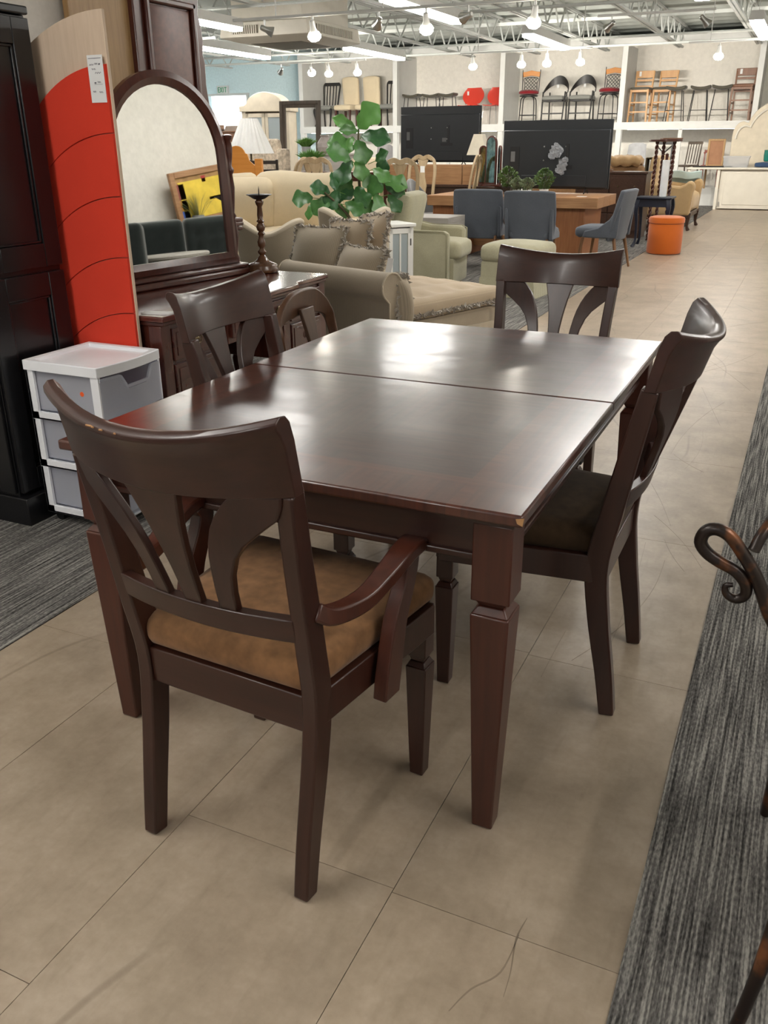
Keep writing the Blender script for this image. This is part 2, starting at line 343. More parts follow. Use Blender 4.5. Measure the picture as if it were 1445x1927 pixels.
# thin curved scuff lines left by dragged furniture
wv = nd(nt, 'ShaderNodeTexWave', wave_type='BANDS', bands_direction='X'); wv.inputs['Scale'].default_value = 0.75; wv.inputs['Distortion'].default_value = 9; wv.inputs['Detail'].default_value = 1.5; wv.inputs['Detail Scale'].default_value = 0.7
nt.links.new(geo.outputs['Position'], wv.inputs['Vector'])
lw = ramp(nt, wv.outputs['Fac'], [(0.0, (0.74, 0.73, 0.72)), (0.0012, (0.86, 0.86, 0.86)), (0.0025, (1, 1, 1))])
msk = nd(nt, 'ShaderNodeTexNoise'); msk.inputs['Scale'].default_value = 1.1; nt.links.new(geo.outputs['Position'], msk.inputs['Vector'])
mk = ramp(nt, msk.outputs['Fac'], [(0.48, (0, 0, 0)), (0.58, (1, 1, 1))])
mixe = nd(nt, 'ShaderNodeMix', data_type='RGBA', blend_type='MULTIPLY'); nt.links.new(mk, mixe.inputs[0]); nt.links.new(hs.outputs[0], mixe.inputs[6]); nt.links.new(lw, mixe.inputs[7])
nt.links.new(mixe.outputs[2], b.inputs['Base Color'])
rr = nd(nt, 'ShaderNodeMapRange'); rr.inputs[3].default_value = 0.29; rr.inputs[4].default_value = 0.42; nt.links.new(n1.outputs['Fac'], rr.inputs[0]); nt.links.new(rr.outputs[0], b.inputs['Roughness'])
b.inputs['Specular IOR Level'].default_value = 0.45
# striped loop carpet
m, nt, b = newmat('grey_striped_carpet'); M_carpet = m
geo = nd(nt, 'ShaderNodeNewGeometry')
def cn(sx, sy, sc, det):
    mp = nd(nt, 'ShaderNodeMapping'); mp.inputs['Scale'].default_value = (sx, sy, 1); nt.links.new(geo.outputs['Position'], mp.inputs[0])
    n = nd(nt, 'ShaderNodeTexNoise'); n.inputs['Scale'].default_value = sc; n.inputs['Detail'].default_value = det; nt.links.new(mp.outputs[0], n.inputs['Vector']); return n.outputs['Fac']
a1 = cn(1, 0.022, 190, 1); a2 = cn(1, 0.30, 230, 2); a3 = cn(1, 1, 2.5, 3)
def madd(x, k, y):
    n = nd(nt, 'ShaderNodeMath', operation='MULTIPLY_ADD'); nt.links.new(x, n.inputs[0]); n.inputs[1].default_value = k
    if isinstance(y, float): n.inputs[2].default_value = y
    else: nt.links.new(y, n.inputs[2])
    return n.outputs[0]
mixv = madd(a1, 0.56, madd(a2, 0.34, madd(a3, 0.10, 0.0)))
nt.links.new(ramp(nt, mixv, [(0.36, (0.035, 0.033, 0.031)), (0.50, (0.135, 0.128, 0.120)), (0.64, (0.33, 0.315, 0.285))]), b.inputs['Base Color'])
b.inputs['Roughness'].default_value = 0.95; b.inputs['Specular IOR Level'].default_value = 0.1; bump(nt, b, mixv, 0.7, 0.006)
# textured white wall
def wallmat(name, c, bm_=0.35, sc=38):
    m, nt, b = newmat(name); geo = nd(nt, 'ShaderNodeNewGeometry')
    n = nd(nt, 'ShaderNodeTexNoise'); n.inputs['Scale'].default_value = sc; n.inputs['Detail'].default_value = 3; nt.links.new(geo.outputs['Position'], n.inputs['Vector'])
    nt.links.new(ramp(nt, n.outputs['Fac'], [(0.3, mul(c, 0.94)), (0.7, mul(c, 1.03))]), b.inputs['Base Color'])
    b.inputs['Roughness'].default_value = 0.85; bump(nt, b, n.outputs['Fac'], bm_, 0.02); return m
M_wall = wallmat('white_knockdown_wall', (0.72, 0.69, 0.63), 0.5, 14)
M_wallL = wallmat('smooth_greige_wall', (0.58, 0.54, 0.49), 0.1)
M_aqua = wallmat('pale_aqua_wall', (0.72, 0.86, 0.90), 0.3, 20)
M_trim = plain('white_trim_paint', (0.62, 0.62, 0.60), rough=0.55, var=0.03)
M_deck = plain('ceiling_deck_paint', (0.50, 0.53, 0.50), rough=0.7, var=0.06)
M_win = emit('daylight_window', (0.92, 0.97, 1.0), 3.5)

# ================================================================ structure
X0, X1, Y0, Y1, ZC = -17.0, 2.9, -5.0, 23.9, 3.75
floor = st(MB().bx(X0, X1, Y0, Y1, -0.06, -0.004).o('floor', plain('dark_tile_joint', (0.10, 0.075, 0.05), rough=0.8), None)); floor['label'] = 'beige vinyl tile aisle floor'
tmesh = MB().bx(0, 0.4985, 0, 0.9585, -0.006, 0.0).mesh('tile', M_tile)
tn = [(0, 0)]
AX = [(-2.04, 1.69-0.96*3), (-1.54, 0.73-0.96*3), (-1.04, 1.195-0.96*4), (-0.54, 1.185-0.96*4+0.0)]
for cx, oy in AX:
    k = 0
    while oy+k*0.96 < 23.0:
        t = bpy.data.objects.new('tile', tmesh); C.objects.link(t); t.parent = floor; t.location = (cx+0.0007, oy+k*0.96, 0); k += 1
for k in range(18, 25):            # the aisle widens to the right at the far end
    for j in range(0, 1):
        pass
M_scuff = plain('scuff_mark', (0.205, 0.158, 0.112), rough=0.5, var=0.2)
def scuff(pts, w_): MB().sweep(cr([(x, y, 0.0003) for x, y in pts], 6), w_, 0.0004, (1, 0.3, 0)).o('scuff_mark', M_scuff, floor, smooth=0)
scuff([(-0.278, 1.235), (-0.283, 1.18), (-0.272, 1.11), (-0.268, 1.055)], [0.001, 0.0035, 0.002, 0.001]); scuff([(-0.281, 1.19), (-0.288, 1.10), (-0.325, 1.045), (-0.345, 0.99)], [0.001, 0.0032, 0.003, 0.0015])
rs = random.Random(11)
for k in range(34):
    x, y = rs.uniform(-0.85, -0.14), rs.uniform(1.7, 7.5); a = rs.gauss(1.45, 0.5); L = rs.uniform(0.25, 1.1); c = rs.uniform(-0.25, 0.25)
    pts = [(x+math.cos(a+c*q)*L*q, y+math.sin(a+c*q)*L*q) for q in (0, 0.25, 0.5, 0.75, 1)]
    if all(-1.9 < p[0] < -0.12 for p in pts): scuff(pts, rs.uniform(0.0006, 0.0016))
cl = st(MB().bx(X0, -1.96, Y0, Y1, -0.004, 0.004).o('carpet_left', M_carpet)); cl['label'] = 'grey striped carpet left of the aisle'
crt = st(MB().bx(-0.095, X1, Y0, 15.0, -0.004, 0.004).o('carpet_right', M_carpet)); crt['label'] = 'grey striped carpet right of the aisle'
st(MB().bx(X0, X1, Y1, Y1+0.15, 0, ZC).o('wall_back', M_aqua))
st(MB().bx(X0-0.15, X0, Y0, Y1, 0, ZC).o('wall_left', M_aqua))
st(MB().bx(X1, X1+0.15, Y0, Y1, 0, ZC).o('wall_right', M_wall))
st(MB().bx(-3.22, -3.07, Y0, 4.27, 0, ZC).o('wall_partition', M_wallL))
# shop front behind the camera: sill, header and piers, open glazing between them
fr = st(MB().bx(-3.08, X1, Y0-0.15, Y0, 0, 0.5).bx(-3.08, X1, Y0-0.15, Y0, 2.6, ZC).bx(-3.08, -2.7, Y0-0.15, Y0, 0.5, 2.6).bx(2.5, X1, Y0-0.15, Y0, 0.5, 2.6).bx(0.6, 0.8, Y0-0.15, Y0, 0.5, 2.6).o('wall_front', M_wallL))
st(MB().bx(X0, -3.22, Y0-0.15, Y0, 0, ZC).o('wall_front_side', M_wallL))
# corrugated deck
def deck(u, v):
    return (X0+(X1-X0)*v, Y0+(Y1-Y0)*u, ZC+0.02*(1 if int(u*232) % 2 else -1))
vs_, fs_ = [], []
ny = 193
for i in range(ny+1):
    y = Y0+(Y1-Y0)*i/ny; z = ZC+(0.02 if (i//2) % 2 else -0.02)
    vs_ += [(X0, y, z), (X1, y, z)]
for i in range(ny): fs_.append((2*i, 2*i+1, 2*i+3, 2*i+2))
N_ = len(vs_); vs_ += [(X0, Y0, ZC+0.2), (X1, Y0, ZC+0.2), (X0, Y1, ZC+0.2), (X1, Y1, ZC+0.2)]; fs_.append((N_, N_+1, N_+3, N_+2))
ceil = st(MB().add(vs_, fs_).o('ceiling', M_deck, smooth=0))
# open-web joists
def joist(x):
    mb = MB(); zt, zb = ZC-0.03, ZC-0.48
    for s in (-0.035, 0.035): mb.bx(x+s-0.022, x+s+0.022, 2.0, Y1-0.4, zt-0.035, zt).bx(x+s-0.022, x+s+0.022, 2.0, Y1-1.6, zb, zb+0.035)
    y = 2.0; k = 0
    while y < Y1-1.7:
        mb.tube([(x, y, zt if k % 2 else zb+0.02), (x, y+0.42, zb+0.02 if k % 2 else zt)], 0.017, 5); y += 0.42; k += 1
    return mb.o('joist', M_truss, ceil)
for x in [-14.9, -13.1, -11.3, -9.6, -7.95, -6.35, -4.75, -3.15, -1.55, 0.05, 1.7]: joist(x)
for y, z in ((9.6, 3.30), (12.3, 3.22), (14.4, 3.22), (17.9, 3.12), (20.3, 3.2)):
    MB().tube([(X0+0.1, y, z), (X1-0.1, y, z)], 0.024, 6).o('conduit', M_truss, ceil)
for y in (10.9, 16.3, 19.2): MB().bx(X0+0.1, X1-0.1, y-0.03, y+0.03, 3.55, 3.61).o('bridging', M_truss, ceil)
# display bays along the back
BX = [-12.81, -10.07, -7.24, -4.36, -1.46, 1.45]
bw = st(MB().bx(BX[0], X1, 23.75, 23.9, 0, 3.5).o('wall_bay_back', M_wall))
for i, x in enumerate(BX): st(MB().bx(x-0.06, x+0.06, 22.4, 22.55, 0, 3.42).bx(x-0.03, x+0.03, 22.55, 23.75, 1.8, 3.42).o('trim_%d' % (i+1), M_trim, bev=0.004))
st(MB().bx(BX[0]-0.06, X1, 22.38, 22.6, 3.38, 3.55).bx(BX[0]-0.06, X1, 22.6, 23.75, 3.5, 3.55).o('trim_7', M_trim))
st(MB().bx(BX[0]-0.06, X1, 22.42, 23.75, 1.68, 1.80).bx(BX[0]-0.06, X1, 22.38, 22.42, 1.64, 1.80).o('trim_8', M_trim))
for i, x in enumerate((-2.98, -6.0, -8.6)): st(MB().bx(x-0.04, x+0.04, 22.42, 22.5, 0, 1.66).o('trim_%d' % (9+i), M_trim))
st(MB().bx(-16.7, -15.45, 23.86, 23.92, 1.80, 2.70).o('window_1', M_win))
st(MB().bx(-16.78, -15.37, 23.80, 23.88, 2.70, 2.76).bx(-16.78, -15.37, 23.80, 23.88, 1.74, 1.80).bx(-15.45, -15.39, 23.80, 23.88, 1.80, 2.70).o('trim_12', M_trim))

# ---------------------------------------------------------------- ceiling fixtures
def fixture(x, y0, label, L=2.4, z=2.9):
    t = T('fluorescent_light', label, 'ceiling light', (x, y0, z), 0, 'suspended fluorescent tube lights')
    MB().prism([(-0.10, 0.05), (-0.085, 0.17), (0.085, 0.17), (0.10, 0.05)], 0, L, 'y').o('housing', M_white_metal, t)
    MB().bx(-0.085, 0.085, 0.006, L-0.006, 0.0, 0.05).o('lens', M_tube, t, bev=0.015)
    for y in (0.25, L-0.25): MB().tube([(0, y, 0.17), (0, y, ZC-z)], 0.004, 5).o('hanger', M_steel, t)
    return t
FX = [(-4.9, 10.62, 'long white fluorescent light in the top centre, nearest of all'), (-4.47, 15.0, 'fluorescent light hanging in front of the barrel chairs bay'),
      (-7.9, 15.5, 'fluorescent light hanging before the bay with cream chairs'), (-10.1, 14.0, 'fluorescent light ending above the lamp, before the aqua wall'),
      (-8.05, 9.9, 'fluorescent light ending just left of the ceiling air unit'), (-1.12, 14.9, 'fluorescent light cut off by the right edge of the picture'),
      (-1.55, 9.9, 'fluorescent light whose tip shows at the top right edge')]
for a in FX: fixture(*a)
for (x, y) in ((-1.4, 5.6), (-4.6, 5.4), (1.2, 6.2), (1.8, 10.2), (-2.1, -1.1), (-0.8, -3.9), (1.9, 0.2), (-7.9, 5.4), (2.0, 15.0), (-14.4, 16.2), (-16.0, 18.6), (-15.4, 13.0), (-11.5, 9.0), (-12.6, 12.5)):  # unseen fixtures added to brighten the near floor, right wall and aqua wall
    fixture(x, y, 'unseen suspended fluorescent light added to brighten the room')
M_led = emit('under_shelf_tube', (1.0, 0.97, 0.90), 14.0)
for i in range(len(BX)-1):
    t = T('under_shelf_light', 'slim tube light under the display shelf, bay %s from the left' % ('first', 'second', 'third', 'fourth', 'fifth')[i], 'shelf light', (BX[i]+0.15, 22.62, 1.635), 0, 'tube lights under the display shelf')
    L = BX[i+1]-BX[i]-0.3
    MB().bx(0, L, -0.04, 0.04, 0.02, 0.045).o('housing', M_white_metal, t); MB().bx(0.02, L-0.02, -0.025, 0.025, 0.005, 0.02).o('tube', M_led, t)
def head(t, x, y, tilt, rz, on, aim=0):
    h = MB(TR(x, y, 0) @ RZ(rz)).tube([(0, 0, 0), (0, 0, -0.07)], 0.012, 6)
    h.M = TR(x, y, -0.10) @ RZ(rz) @ RX(tilt)
    h.lathe([(0.02, 0.06), (0.03, 0.05), (0.035, -0.02), (0.065, -0.10), (0.06, -0.10), (0.03, -0.02), (0.005, 0.0)], 12)
    o = h.o('lamp_head', M_white_metal if on else M_steel, t)
    mb = MB(TR(x, y, -0.10) @ RZ(rz) @ RX(tilt)); mb.lathe([(0.01, -0.03), (0.062, -0.072), (0.082, -0.105), (0.078, -0.135), (0.045, -0.165), (0.005, -0.172)] if on else [(0.01, -0.03), (0.03, -0.06), (0.045, -0.075), (0.005, -0.08)], 12)
    mb.o('bulb', M_bulb if on else M_paper, o)
    if aim:
        ld = bpy.data.lights.new('spot_beam', 'SPOT'); ld.energy = SPOT*(1.5 if t.location.x < -8 else 1.0); ld.spot_size = R(115); ld.spot_blend = 1.0; ld.shadow_soft_size = 0.06; ld.color = (1.0, 0.94, 0.84)
        lo = bpy.data.objects.new('spot_beam', ld); C.objects.link(lo); lo.parent = o; wx = t.location.x+x; lo.location = (x, y+0.03, -0.30); lo.rotation_euler = (R(aim), 0, R(48 if wx < -9.6 else 26 if wx < -9.2 else 8 if wx < -8 else 0))
def track(x0, x1, y, z, heads, label, rods):
    t = T('track_light', label, 'track light', (x0, y, z), 0, 'track light bars')
    L = x1-x0
    MB().bx(0, L, -0.018, 0.018, 0, 0.03).o('track', M_white_metal, t)
    for r in rods: MB().tube([(r*L, 0, 0.03), (r*L, 0, ZC-z)], 0.008, 6).o('rod', M_white_metal, t)
    for (hx, tilt, rz, on) in heads: head(t, hx-x0, 0, tilt, rz, on, 86 if (on and y > 15) else 0)
track(-6.9, -2.8, 10.45, 2.78, [(-3.04, 20, 30, 1), (-4.31, 20, 10, 1), (-5.78, 15, -10, 1), (-6.45, 70, -50, 0), (-4.9, 70, 40, 0), (-3.8, 80, 60, 0)], 'track light bar nearest, running beneath the top edge', (0.15, 0.5, 0.85))
track(-10.6, -8.5, 17.5, 2.90, [(-10.45, 60, 50, 0), (-9.75, 50, 20, 1), (-9.35, 10, 0, 1), (-8.7, 15, 0, 1)], 'track light bar with four heads before the cream chairs', (0.6,))
track(-6.5, -4.0, 17.5, 2.92, [(-6.25, 10, 0, 1), (-5.3, 5, 0, 1), (-4.82, 10, 0, 1), (-4.2, 5, 0, 1)], 'track light bar spanning the bay of red chairs and iron stool', (0.14, 0.93))
track(-2.35, -0.6, 17.5, 2.92, [(-1.84, 8, 0, 1), (-0.9, 8, 0, 1)], 'track light bar before the bay of oak bar stools', (0.2,))
track(-3.2, -1.6, 14.2, 3.02, [(-3.0, 60, 60, 0), (-1.75, 50, -60, 0)], 'short track light bar below the joists at the upper right', (0.5,))
track(-9.4, -8.2, 11.9, 2.78, [(-8.55, 15, 0, 1)], 'track light bar peeping out beside the mahogany wardrobe', (0.5,))
# ceiling air unit
t = T('ceiling_air_unit', 'boxy beige suspended air conditioning unit with side grilles', 'air conditioner', (-7.9, 13.6, 2.82))
MB().bx(-0.62, 0.62, -0.75, 0.75, 0.26, 0.85).o('plenum', M_offwhite, t, bev=0.01)
MB().frus((0, 0, 0), 1.1, 1.3, (0, 0, 0.06), 1.55, 1.75).frus((0, 0, 0.06), 1.55, 1.75, (0, 0, 0.26), 1.5, 1.7).o('diffuser_body', M_offwhite, t, bev=0.01)
g = MB().bx(-0.55, -0.08, -0.874, -0.868, 0.10, 0.21).o('grille', plain('grille_dark', (0.12, 0.10, 0.07), rough=0.6), t)
for k in range(12): MB().bx(-0.54+k*0.038, -0.525+k*0.038, -0.885, -0.868, 0.10, 0.21).o('louver', M_offwhite, g)
g = MB().bx(0.772, 0.778, -0.6, 0.6, 0.10, 0.21).o('grille', MATS['grille_dark'], t)
for k in range(24): MB().bx(0.772, 0.785, -0.59+k*0.05, -0.572+k*0.05, 0.10, 0.21).o('louver', M_offwhite, g)
MB().bx(-0.45, 0.45, -0.5, 0.5, -0.006, 0.002).o('intake', MATS['grille_dark'], t)
# exit sign
t = T('exit_sign', 'white EXIT sign with green letters on the aqua wall', 'sign', (-16.27, 23.84, 2.86))
MB().bx(-0.19, 0.19, -0.03, 0.05, -0.11, 0.11).o('sign_body', M_paper, t, bev=0.006)
mb = MB(); gy0, gy1 = -0.034, -0.03
def lb(x0, x1, z0, z1): mb.bx(x0, x1, gy0, gy1, z0, z1)
lb(-0.15, -0.13, -0.07, 0.07)
for z in (-0.07, -0.01, 0.05): lb(-0.13, -0.085, z, z+0.02)
for s in (-1, 1): mb.box((-0.035, -0.032, 0), (0.02, 0.004, 0.155), RY(s*27))
lb(0.025, 0.045, -0.07, 0.07); lb(0.105, 0.125, -0.07, 0.05); lb(0.075, 0.155, 0.05, 0.07)
mb.o('lettering', plain('exit_green', (0.02, 0.30, 0.12), rough=0.5), t)
# ================================================================ dining table
m, nt, b = newmat('table_parquet_top'); M_top = m
v = coord(nt); sx = nd(nt, 'ShaderNodeSeparateXYZ'); nt.links.new(v, sx.inputs[0])
def mth(op, a, c=None):
    n = nd(nt, 'ShaderNodeMath', operation=op)
    for i, q in enumerate((a, c)):
        if q is None: continue
        if isinstance(q, (int, float)): n.inputs[i].default_value = q
        else: nt.links.new(q, n.inputs[i])
    return n.outputs[0]
ax_ = mth('ABSOLUTE', sx.outputs[0]); ay_ = mth('ABSOLUTE', sx.outputs[1])
chk = nd(nt, 'ShaderNodeTexChecker'); chk.inputs['Scale'].default_value = 2.6; mp = nd(nt, 'ShaderNodeMapping'); mp.inputs['Rotation'].default_value = (0, 0, R(45)); nt.links.new(v, mp.inputs[0]); nt.links.new(mp.outputs[0], chk.inputs[0])
nA = noise(nt, coord(nt, (24, 1.2, 1)), 3, 5); nB = noise(nt, coord(nt, (1.2, 24, 1)), 3, 5)
mxa = nd(nt, 'ShaderNodeMix', data_type='FLOAT'); nt.links.new(chk.outputs['Fac'], mxa.inputs[0]); nt.links.new(nA, mxa.inputs[2]); nt.links.new(nB, mxa.inputs[3])
colr = ramp(nt, mxa.outputs[0], [(0.30, (0.020, 0.0065, 0.0050)), (0.72, (0.054, 0.018, 0.013))])
edge = mth('MAXIMUM', mth('GREATER_THAN', ax_, 0.405), mth('GREATER_THAN', ay_, 0.675))
band = mth('MAXIMUM', mth('MULTIPLY', mth('GREATER_THAN', ax_, 0.395), mth('LESS_THAN', ax_, 0.425)), mth('MULTIPLY', mth('GREATER_THAN', ay_, 0.665), mth('LESS_THAN', ay_, 0.695)))
cedge = ramp(nt, nA, [(0.3, (0.038, 0.011, 0.007)), (0.7, (0.080, 0.024, 0.014))])
cband = ramp(nt, nB, [(0.3, (0.050, 0.014, 0.008)), (0.7, (0.090, 0.026, 0.014))])
mx1 = nd(nt, 'ShaderNodeMix', data_type='RGBA'); nt.links.new(edge, mx1.inputs[0]); nt.links.new(colr, mx1.inputs[6]); nt.links.new(cedge, mx1.inputs[7])
mx2 = nd(nt, 'ShaderNodeMix', data_type='RGBA'); nt.links.new(band, mx2.inputs[0]); nt.links.new(mx1.outputs[2], mx2.inputs[6]); nt.links.new(cband, mx2.inputs[7])
nt.links.new(mx2.outputs[2], b.inputs['Base Color'])
wear = noise(nt, coord(nt), 2.2, 3, 0.5); rg = nd(nt, 'ShaderNodeMapRange'); rg.inputs[1].default_value = 0.3; rg.inputs[2].default_value = 0.7; rg.inputs[3].default_value = 0.285; rg.inputs[4].default_value = 0.36
nt.links.new(wear, rg.inputs[0]); nt.links.new(rg.outputs[0], b.inputs['Roughness']); b.inputs['Specular IOR Level'].default_value = 0.5
cwt = nd(nt, 'ShaderNodeMapRange'); cwt.inputs[1].default_value = 0.35; cwt.inputs[2].default_value = 0.65; cwt.inputs[3].default_value = 0.25; cwt.inputs[4].default_value = 0.95; nt.links.new(noise(nt, coord(nt, (1, 2.2, 1)), 3.4, 6, 0.6), cwt.inputs[0]); nt.links.new(cwt.outputs[0], b.inputs['Coat Weight']); b.inputs['Coat Roughness'].default_value = 0.17
bump(nt, b, mxa.outputs[0], 0.04, 0.002)

TX0, TX1, TY0, TY1 = -1.46, -0.376, 1.388, 3.012
tab = T('dining_table', 'large dark cherry dining table with tapered legs in the foreground', 'table', ((TX0+TX1)/2, (TY0+TY1)/2, 0))
hx, hy = (TX1-TX0)/2, (TY1-TY0)/2; ys = 2.195-(TY0+TY1)/2
for (a, c) in ((-hy, ys-0.0012), (ys+0.0012, hy)): MB().bx(-hx, hx, a, c, 0.736, 0.760).o('tabletop_leaf', M_top, tab, bev=0.005)
MB().bx(-hx+0.02, hx-0.02, -hy+0.02, hy-0.02, 0.724, 0.735).o('top_underframe', M_cherryX, tab)
ix, iy = hx-0.055, hy-0.055
for n_, bb_ in (('apron', (-ix, ix, -iy, -iy+0.022)), ('apron', (-ix, ix, iy-0.022, iy)), ('apron', (-ix, -ix+0.022, -iy, iy)), ('apron', (ix-0.022, ix, -iy, iy))):
    ap = MB().bx(*bb_, 0.640, 0.724).o(n_, M_cherryX, tab, bev=0.002)
    e = 0.008; MB().bx(bb_[0]-e, bb_[1]+e, bb_[2]-e, bb_[3]+e, 0.632, 0.648).o('bead_moulding', M_cherryX, ap, bev=0.004)
def table_leg(x, y):
    q = MB(TR(x, y, 0))
    q.bx(-0.039, 0.039, -0.039, 0.039, 0.560, 0.724)
    lg = q.o('leg', M_redleg, tab, bev=0.003)
    MB(TR(x, y, 0)).frus((0, 0, 0.546), 0.050, 0.050, (0, 0, 0.560), 0.066, 0.066).frus((0, 0, 0.530), 0.076, 0.076, (0, 0, 0.546), 0.050, 0.050).o('leg_collar', M_redleg, lg, bev=0.003)
    MB(TR(x, y, 0)).frus((0, 0, 0.001), 0.046, 0.046, (0, 0, 0.530), 0.079, 0.079).o('leg_taper', M_redleg, lg, bev=0.004)
for sx_ in (-1, 1):
    for sy_ in (-1, 1): table_leg(sx_*(hx-0.061), sy_*(hy-0.061))
MB().bx(ix-0.03, ix-0.005, ys-0.05, ys-0.02, 0.60, 0.64).tube([(ix-0.018, ys-0.035, 0.605), (ix-0.018, ys+0.01, 0.59)], 0.006, 6).o('latch', M_blackmetal, tab)
MB().lathe([(0.006, 0), (0.012, 0.002), (0.012, 0.02), (0.006, 0.022)], 10, (ix-0.01, iy-0.11, 0.62)).o('caster_knob', M_steel, tab)

M_chip = plain('bare_wood_chip', (0.42, 0.22, 0.09), rough=0.7)
MB().add([(hx+0.0004, -hy-0.0004, 0.741), (hx+0.0004, -hy-0.0004, 0.757), (hx+0.0004, -hy+0.010, 0.753), (hx-0.013, -hy-0.0004, 0.754), (hx-0.010, -hy-0.0004, 0.745)], [(0, 2, 1), (0, 1, 3, 4)]).o('edge_chip', M_chip, tab, smooth=0)
# ================================================================ dining chairs (front = +y)
def fan_chair(name, label, seatmat, arms=False, loc=(0, 0, 0), rz=0):
    t = T(name, label, 'chair', loc, rz, 'dark cherry fan back dining chairs')
    lean = lambda z: 0.058-max(0, z-0.44)*0.160-max(0, z-0.44)**2*0.05
    sf = lambda x, z: lean(z)-(0.038+0.042*min(1, max(0, (z-0.60)/0.30)))*(1-(x/0.245)**2)
    for s in (-1, 1):
        pts = cr([(s*0.193, 0.000, 0.001), (s*0.194, 0.018, 0.12), (s*0.197, 0.046, 0.28), (s*0.200, 0.060, 0.42), (s*0.205, lean(0.56), 0.56), (s*0.209, lean(0.72), 0.72), (s*0.218, lean(0.872), 0.872)], 5)
        MB().sweep(pts, 0.033, [0.038, 0.044, 0.052, 0.056, 0.052, 0.046, 0.038], (1, 0, 0)).o('rear_leg', M_cherry, t, bev=0.004)
    sec = [(0.013, 0.0), (0.013, 0.095), (0.009, 0.125), (0.0, 0.137), (-0.014, 0.138), (-0.026, 0.130), (-0.028, 0.120), (-0.021, 0.108), (-0.014, 0.085), (-0.013, 0.0)]
    vs, fs = [], []; nu = 20; k = len(sec)
    for i in range(nu+1):
        u = -1+2*i/nu; x = u*0.238
        for (yy, zz) in sec:
            z = 0.868-0.006*(1-u*u)+zz*(1-0.20*(1-u*u)); vs.append((x, sf(x, z)+yy+0.004, z))
    for i in range(nu):
        for j in range(k): fs.append((i*k+j, i*k+(j+1) % k, (i+1)*k+(j+1) % k, (i+1)*k+j))
    fs += [tuple(range(k))[::-1], tuple(range(nu*k, nu*k+k))]
    MB().add(vs, fs).o('crest_rail', M_cherryX, t, bev=0.002)
    xs = [-0.197+0.394*i/14 for i in range(15)]
    MB().slab([(x, 0.572) for x in xs], [(x, 0.622) for x in xs], 0.024, sf).o('lower_rail', M_cherryX, t, bev=0.003)
    zz = [0.615, 0.65, 0.70, 0.75, 0.80, 0.84, 0.868]
    cw = [0.019, 0.020, 0.023, 0.029, 0.038, 0.048, 0.056]
    MB().slab([(-c, z) for c, z in zip(cw, zz)], [(c, z) for c, z in zip(cw, zz)], 0.017, sf).o('splat', M_cherry, t, bev=0.003)
    zi = [0.615, 0.66, 0.70, 0.74, 0.77, 0.80, 0.825, 0.85, 0.868]
    inn = [0.056, 0.060, 0.065, 0.072, 0.080, 0.092, 0.106, 0.125, 0.142]; out = [0.092, 0.096, 0.104, 0.120, 0.142, 0.175, 0.205, 0.215, 0.218]
    for s in (-1, 1):
        A = [(s*c, z) for c, z in zip(inn, zi)]; B = [(s*c, z) for c, z in zip(out, zi)]
        MB().slab(A, B, 0.017, sf).o('splat', M_cherry, t, bev=0.003)
    # seat frame
    MB().add(*_trap(0.040, 0.062, 0.36, 0.44, 0.40, 0.40)).o('rear_apron', M_cherryX, t, bev=0.003)
    for s in (-1, 1): MB().sweep([(s*0.203, 0.06, 0.412), (s*0.242, 0.455, 0.412)], 0.024, 0.072, (1, 0, 0)).o('side_apron', M_cherry, t, bev=0.003)
    MB().bx(-0.235, 0.235, 0.447, 0.470, 0.376, 0.448).o('front_apron', M_cherryX, t, bev=0.003)
    for s in (-1, 1):
        x = s*0.226; y = 0.440
        lg = MB().bx(x-0.023, x+0.023, y-0.023, y+0.023, 0.325, 0.446).o('front_leg', M_cherry, t, bev=0.003)
        MB().frus((x, y, 0.312), 0.030, 0.030, (x, y, 0.325), 0.038, 0.038).frus((x, y, 0.300), 0.046, 0.046, (x, y, 0.312), 0.034, 0.034).o('leg_collar', M_cherry, lg, bev=0.002)
        MB().frus((x, y, 0.001), 0.034, 0.034, (x, y, 0.300), 0.050, 0.050).o('leg_taper', M_cherry, lg, bev=0.003)
    def shp(p, u, v, ww):
        f = 1.0+0.10*v
        return (p.x*f, p.y, p.z)
    MB().cush((0, 0.262, 0.476), (0.455, 0.455, 0.072), 0.034, 0.014, 12, None, None, shp).o('seat', seatmat, t, smooth=60)
    if arms:
        for (u, dz, L) in ((-0.30, 0, 0.012), (-0.26, 0.001, 0.004), (-0.18, 0, 0.006), (-0.05, 0, 0.003)):
            x = u*0.238; z = 0.862+0.006*u*u+0.132*(1-0.20*(1-u*u))
            MB().tube([(x-L/2, sf(x, z)-0.0235, z-0.001), (x+L/2, sf(x, z)-0.0235, z-0.001)], 0.0016, 5).o('edge_chip', M_chip, t)
        for s in (-1, 1):
            pts = cr([(s*0.214, lean(0.62)+0.01, 0.628), (s*0.228, 0.075, 0.606), (s*0.248, 0.15, 0.604), (s*0.260, 0.22, 0.628), (s*0.264, 0.28, 0.647), (s*0.262, 0.33, 0.648), (s*0.256, 0.365, 0.636)], 5)
            MB().sweep(pts, [0.030, 0.032, 0.036, 0.042, 0.048, 0.052, 0.046], [0.034, 0.034, 0.032, 0.030, 0.028, 0.026, 0.020], (1, 0, 0)).o('arm', M_redleg, t, bev=0.006)
            pts = cr([(s*0.252, 0.232, 0.350), (s*0.254, 0.238, 0.40), (s*0.255, 0.262, 0.50), (s*0.256, 0.298, 0.57), (s*0.256, 0.315, 0.615), (s*0.257, 0.308, 0.642)], 5)
            MB().sweep(pts, 0.030, [0.060, 0.062, 0.054, 0.046, 0.046, 0.056], (1, 0, 0)).o('arm_support', M_redleg, t, bev=0.006)
    return t
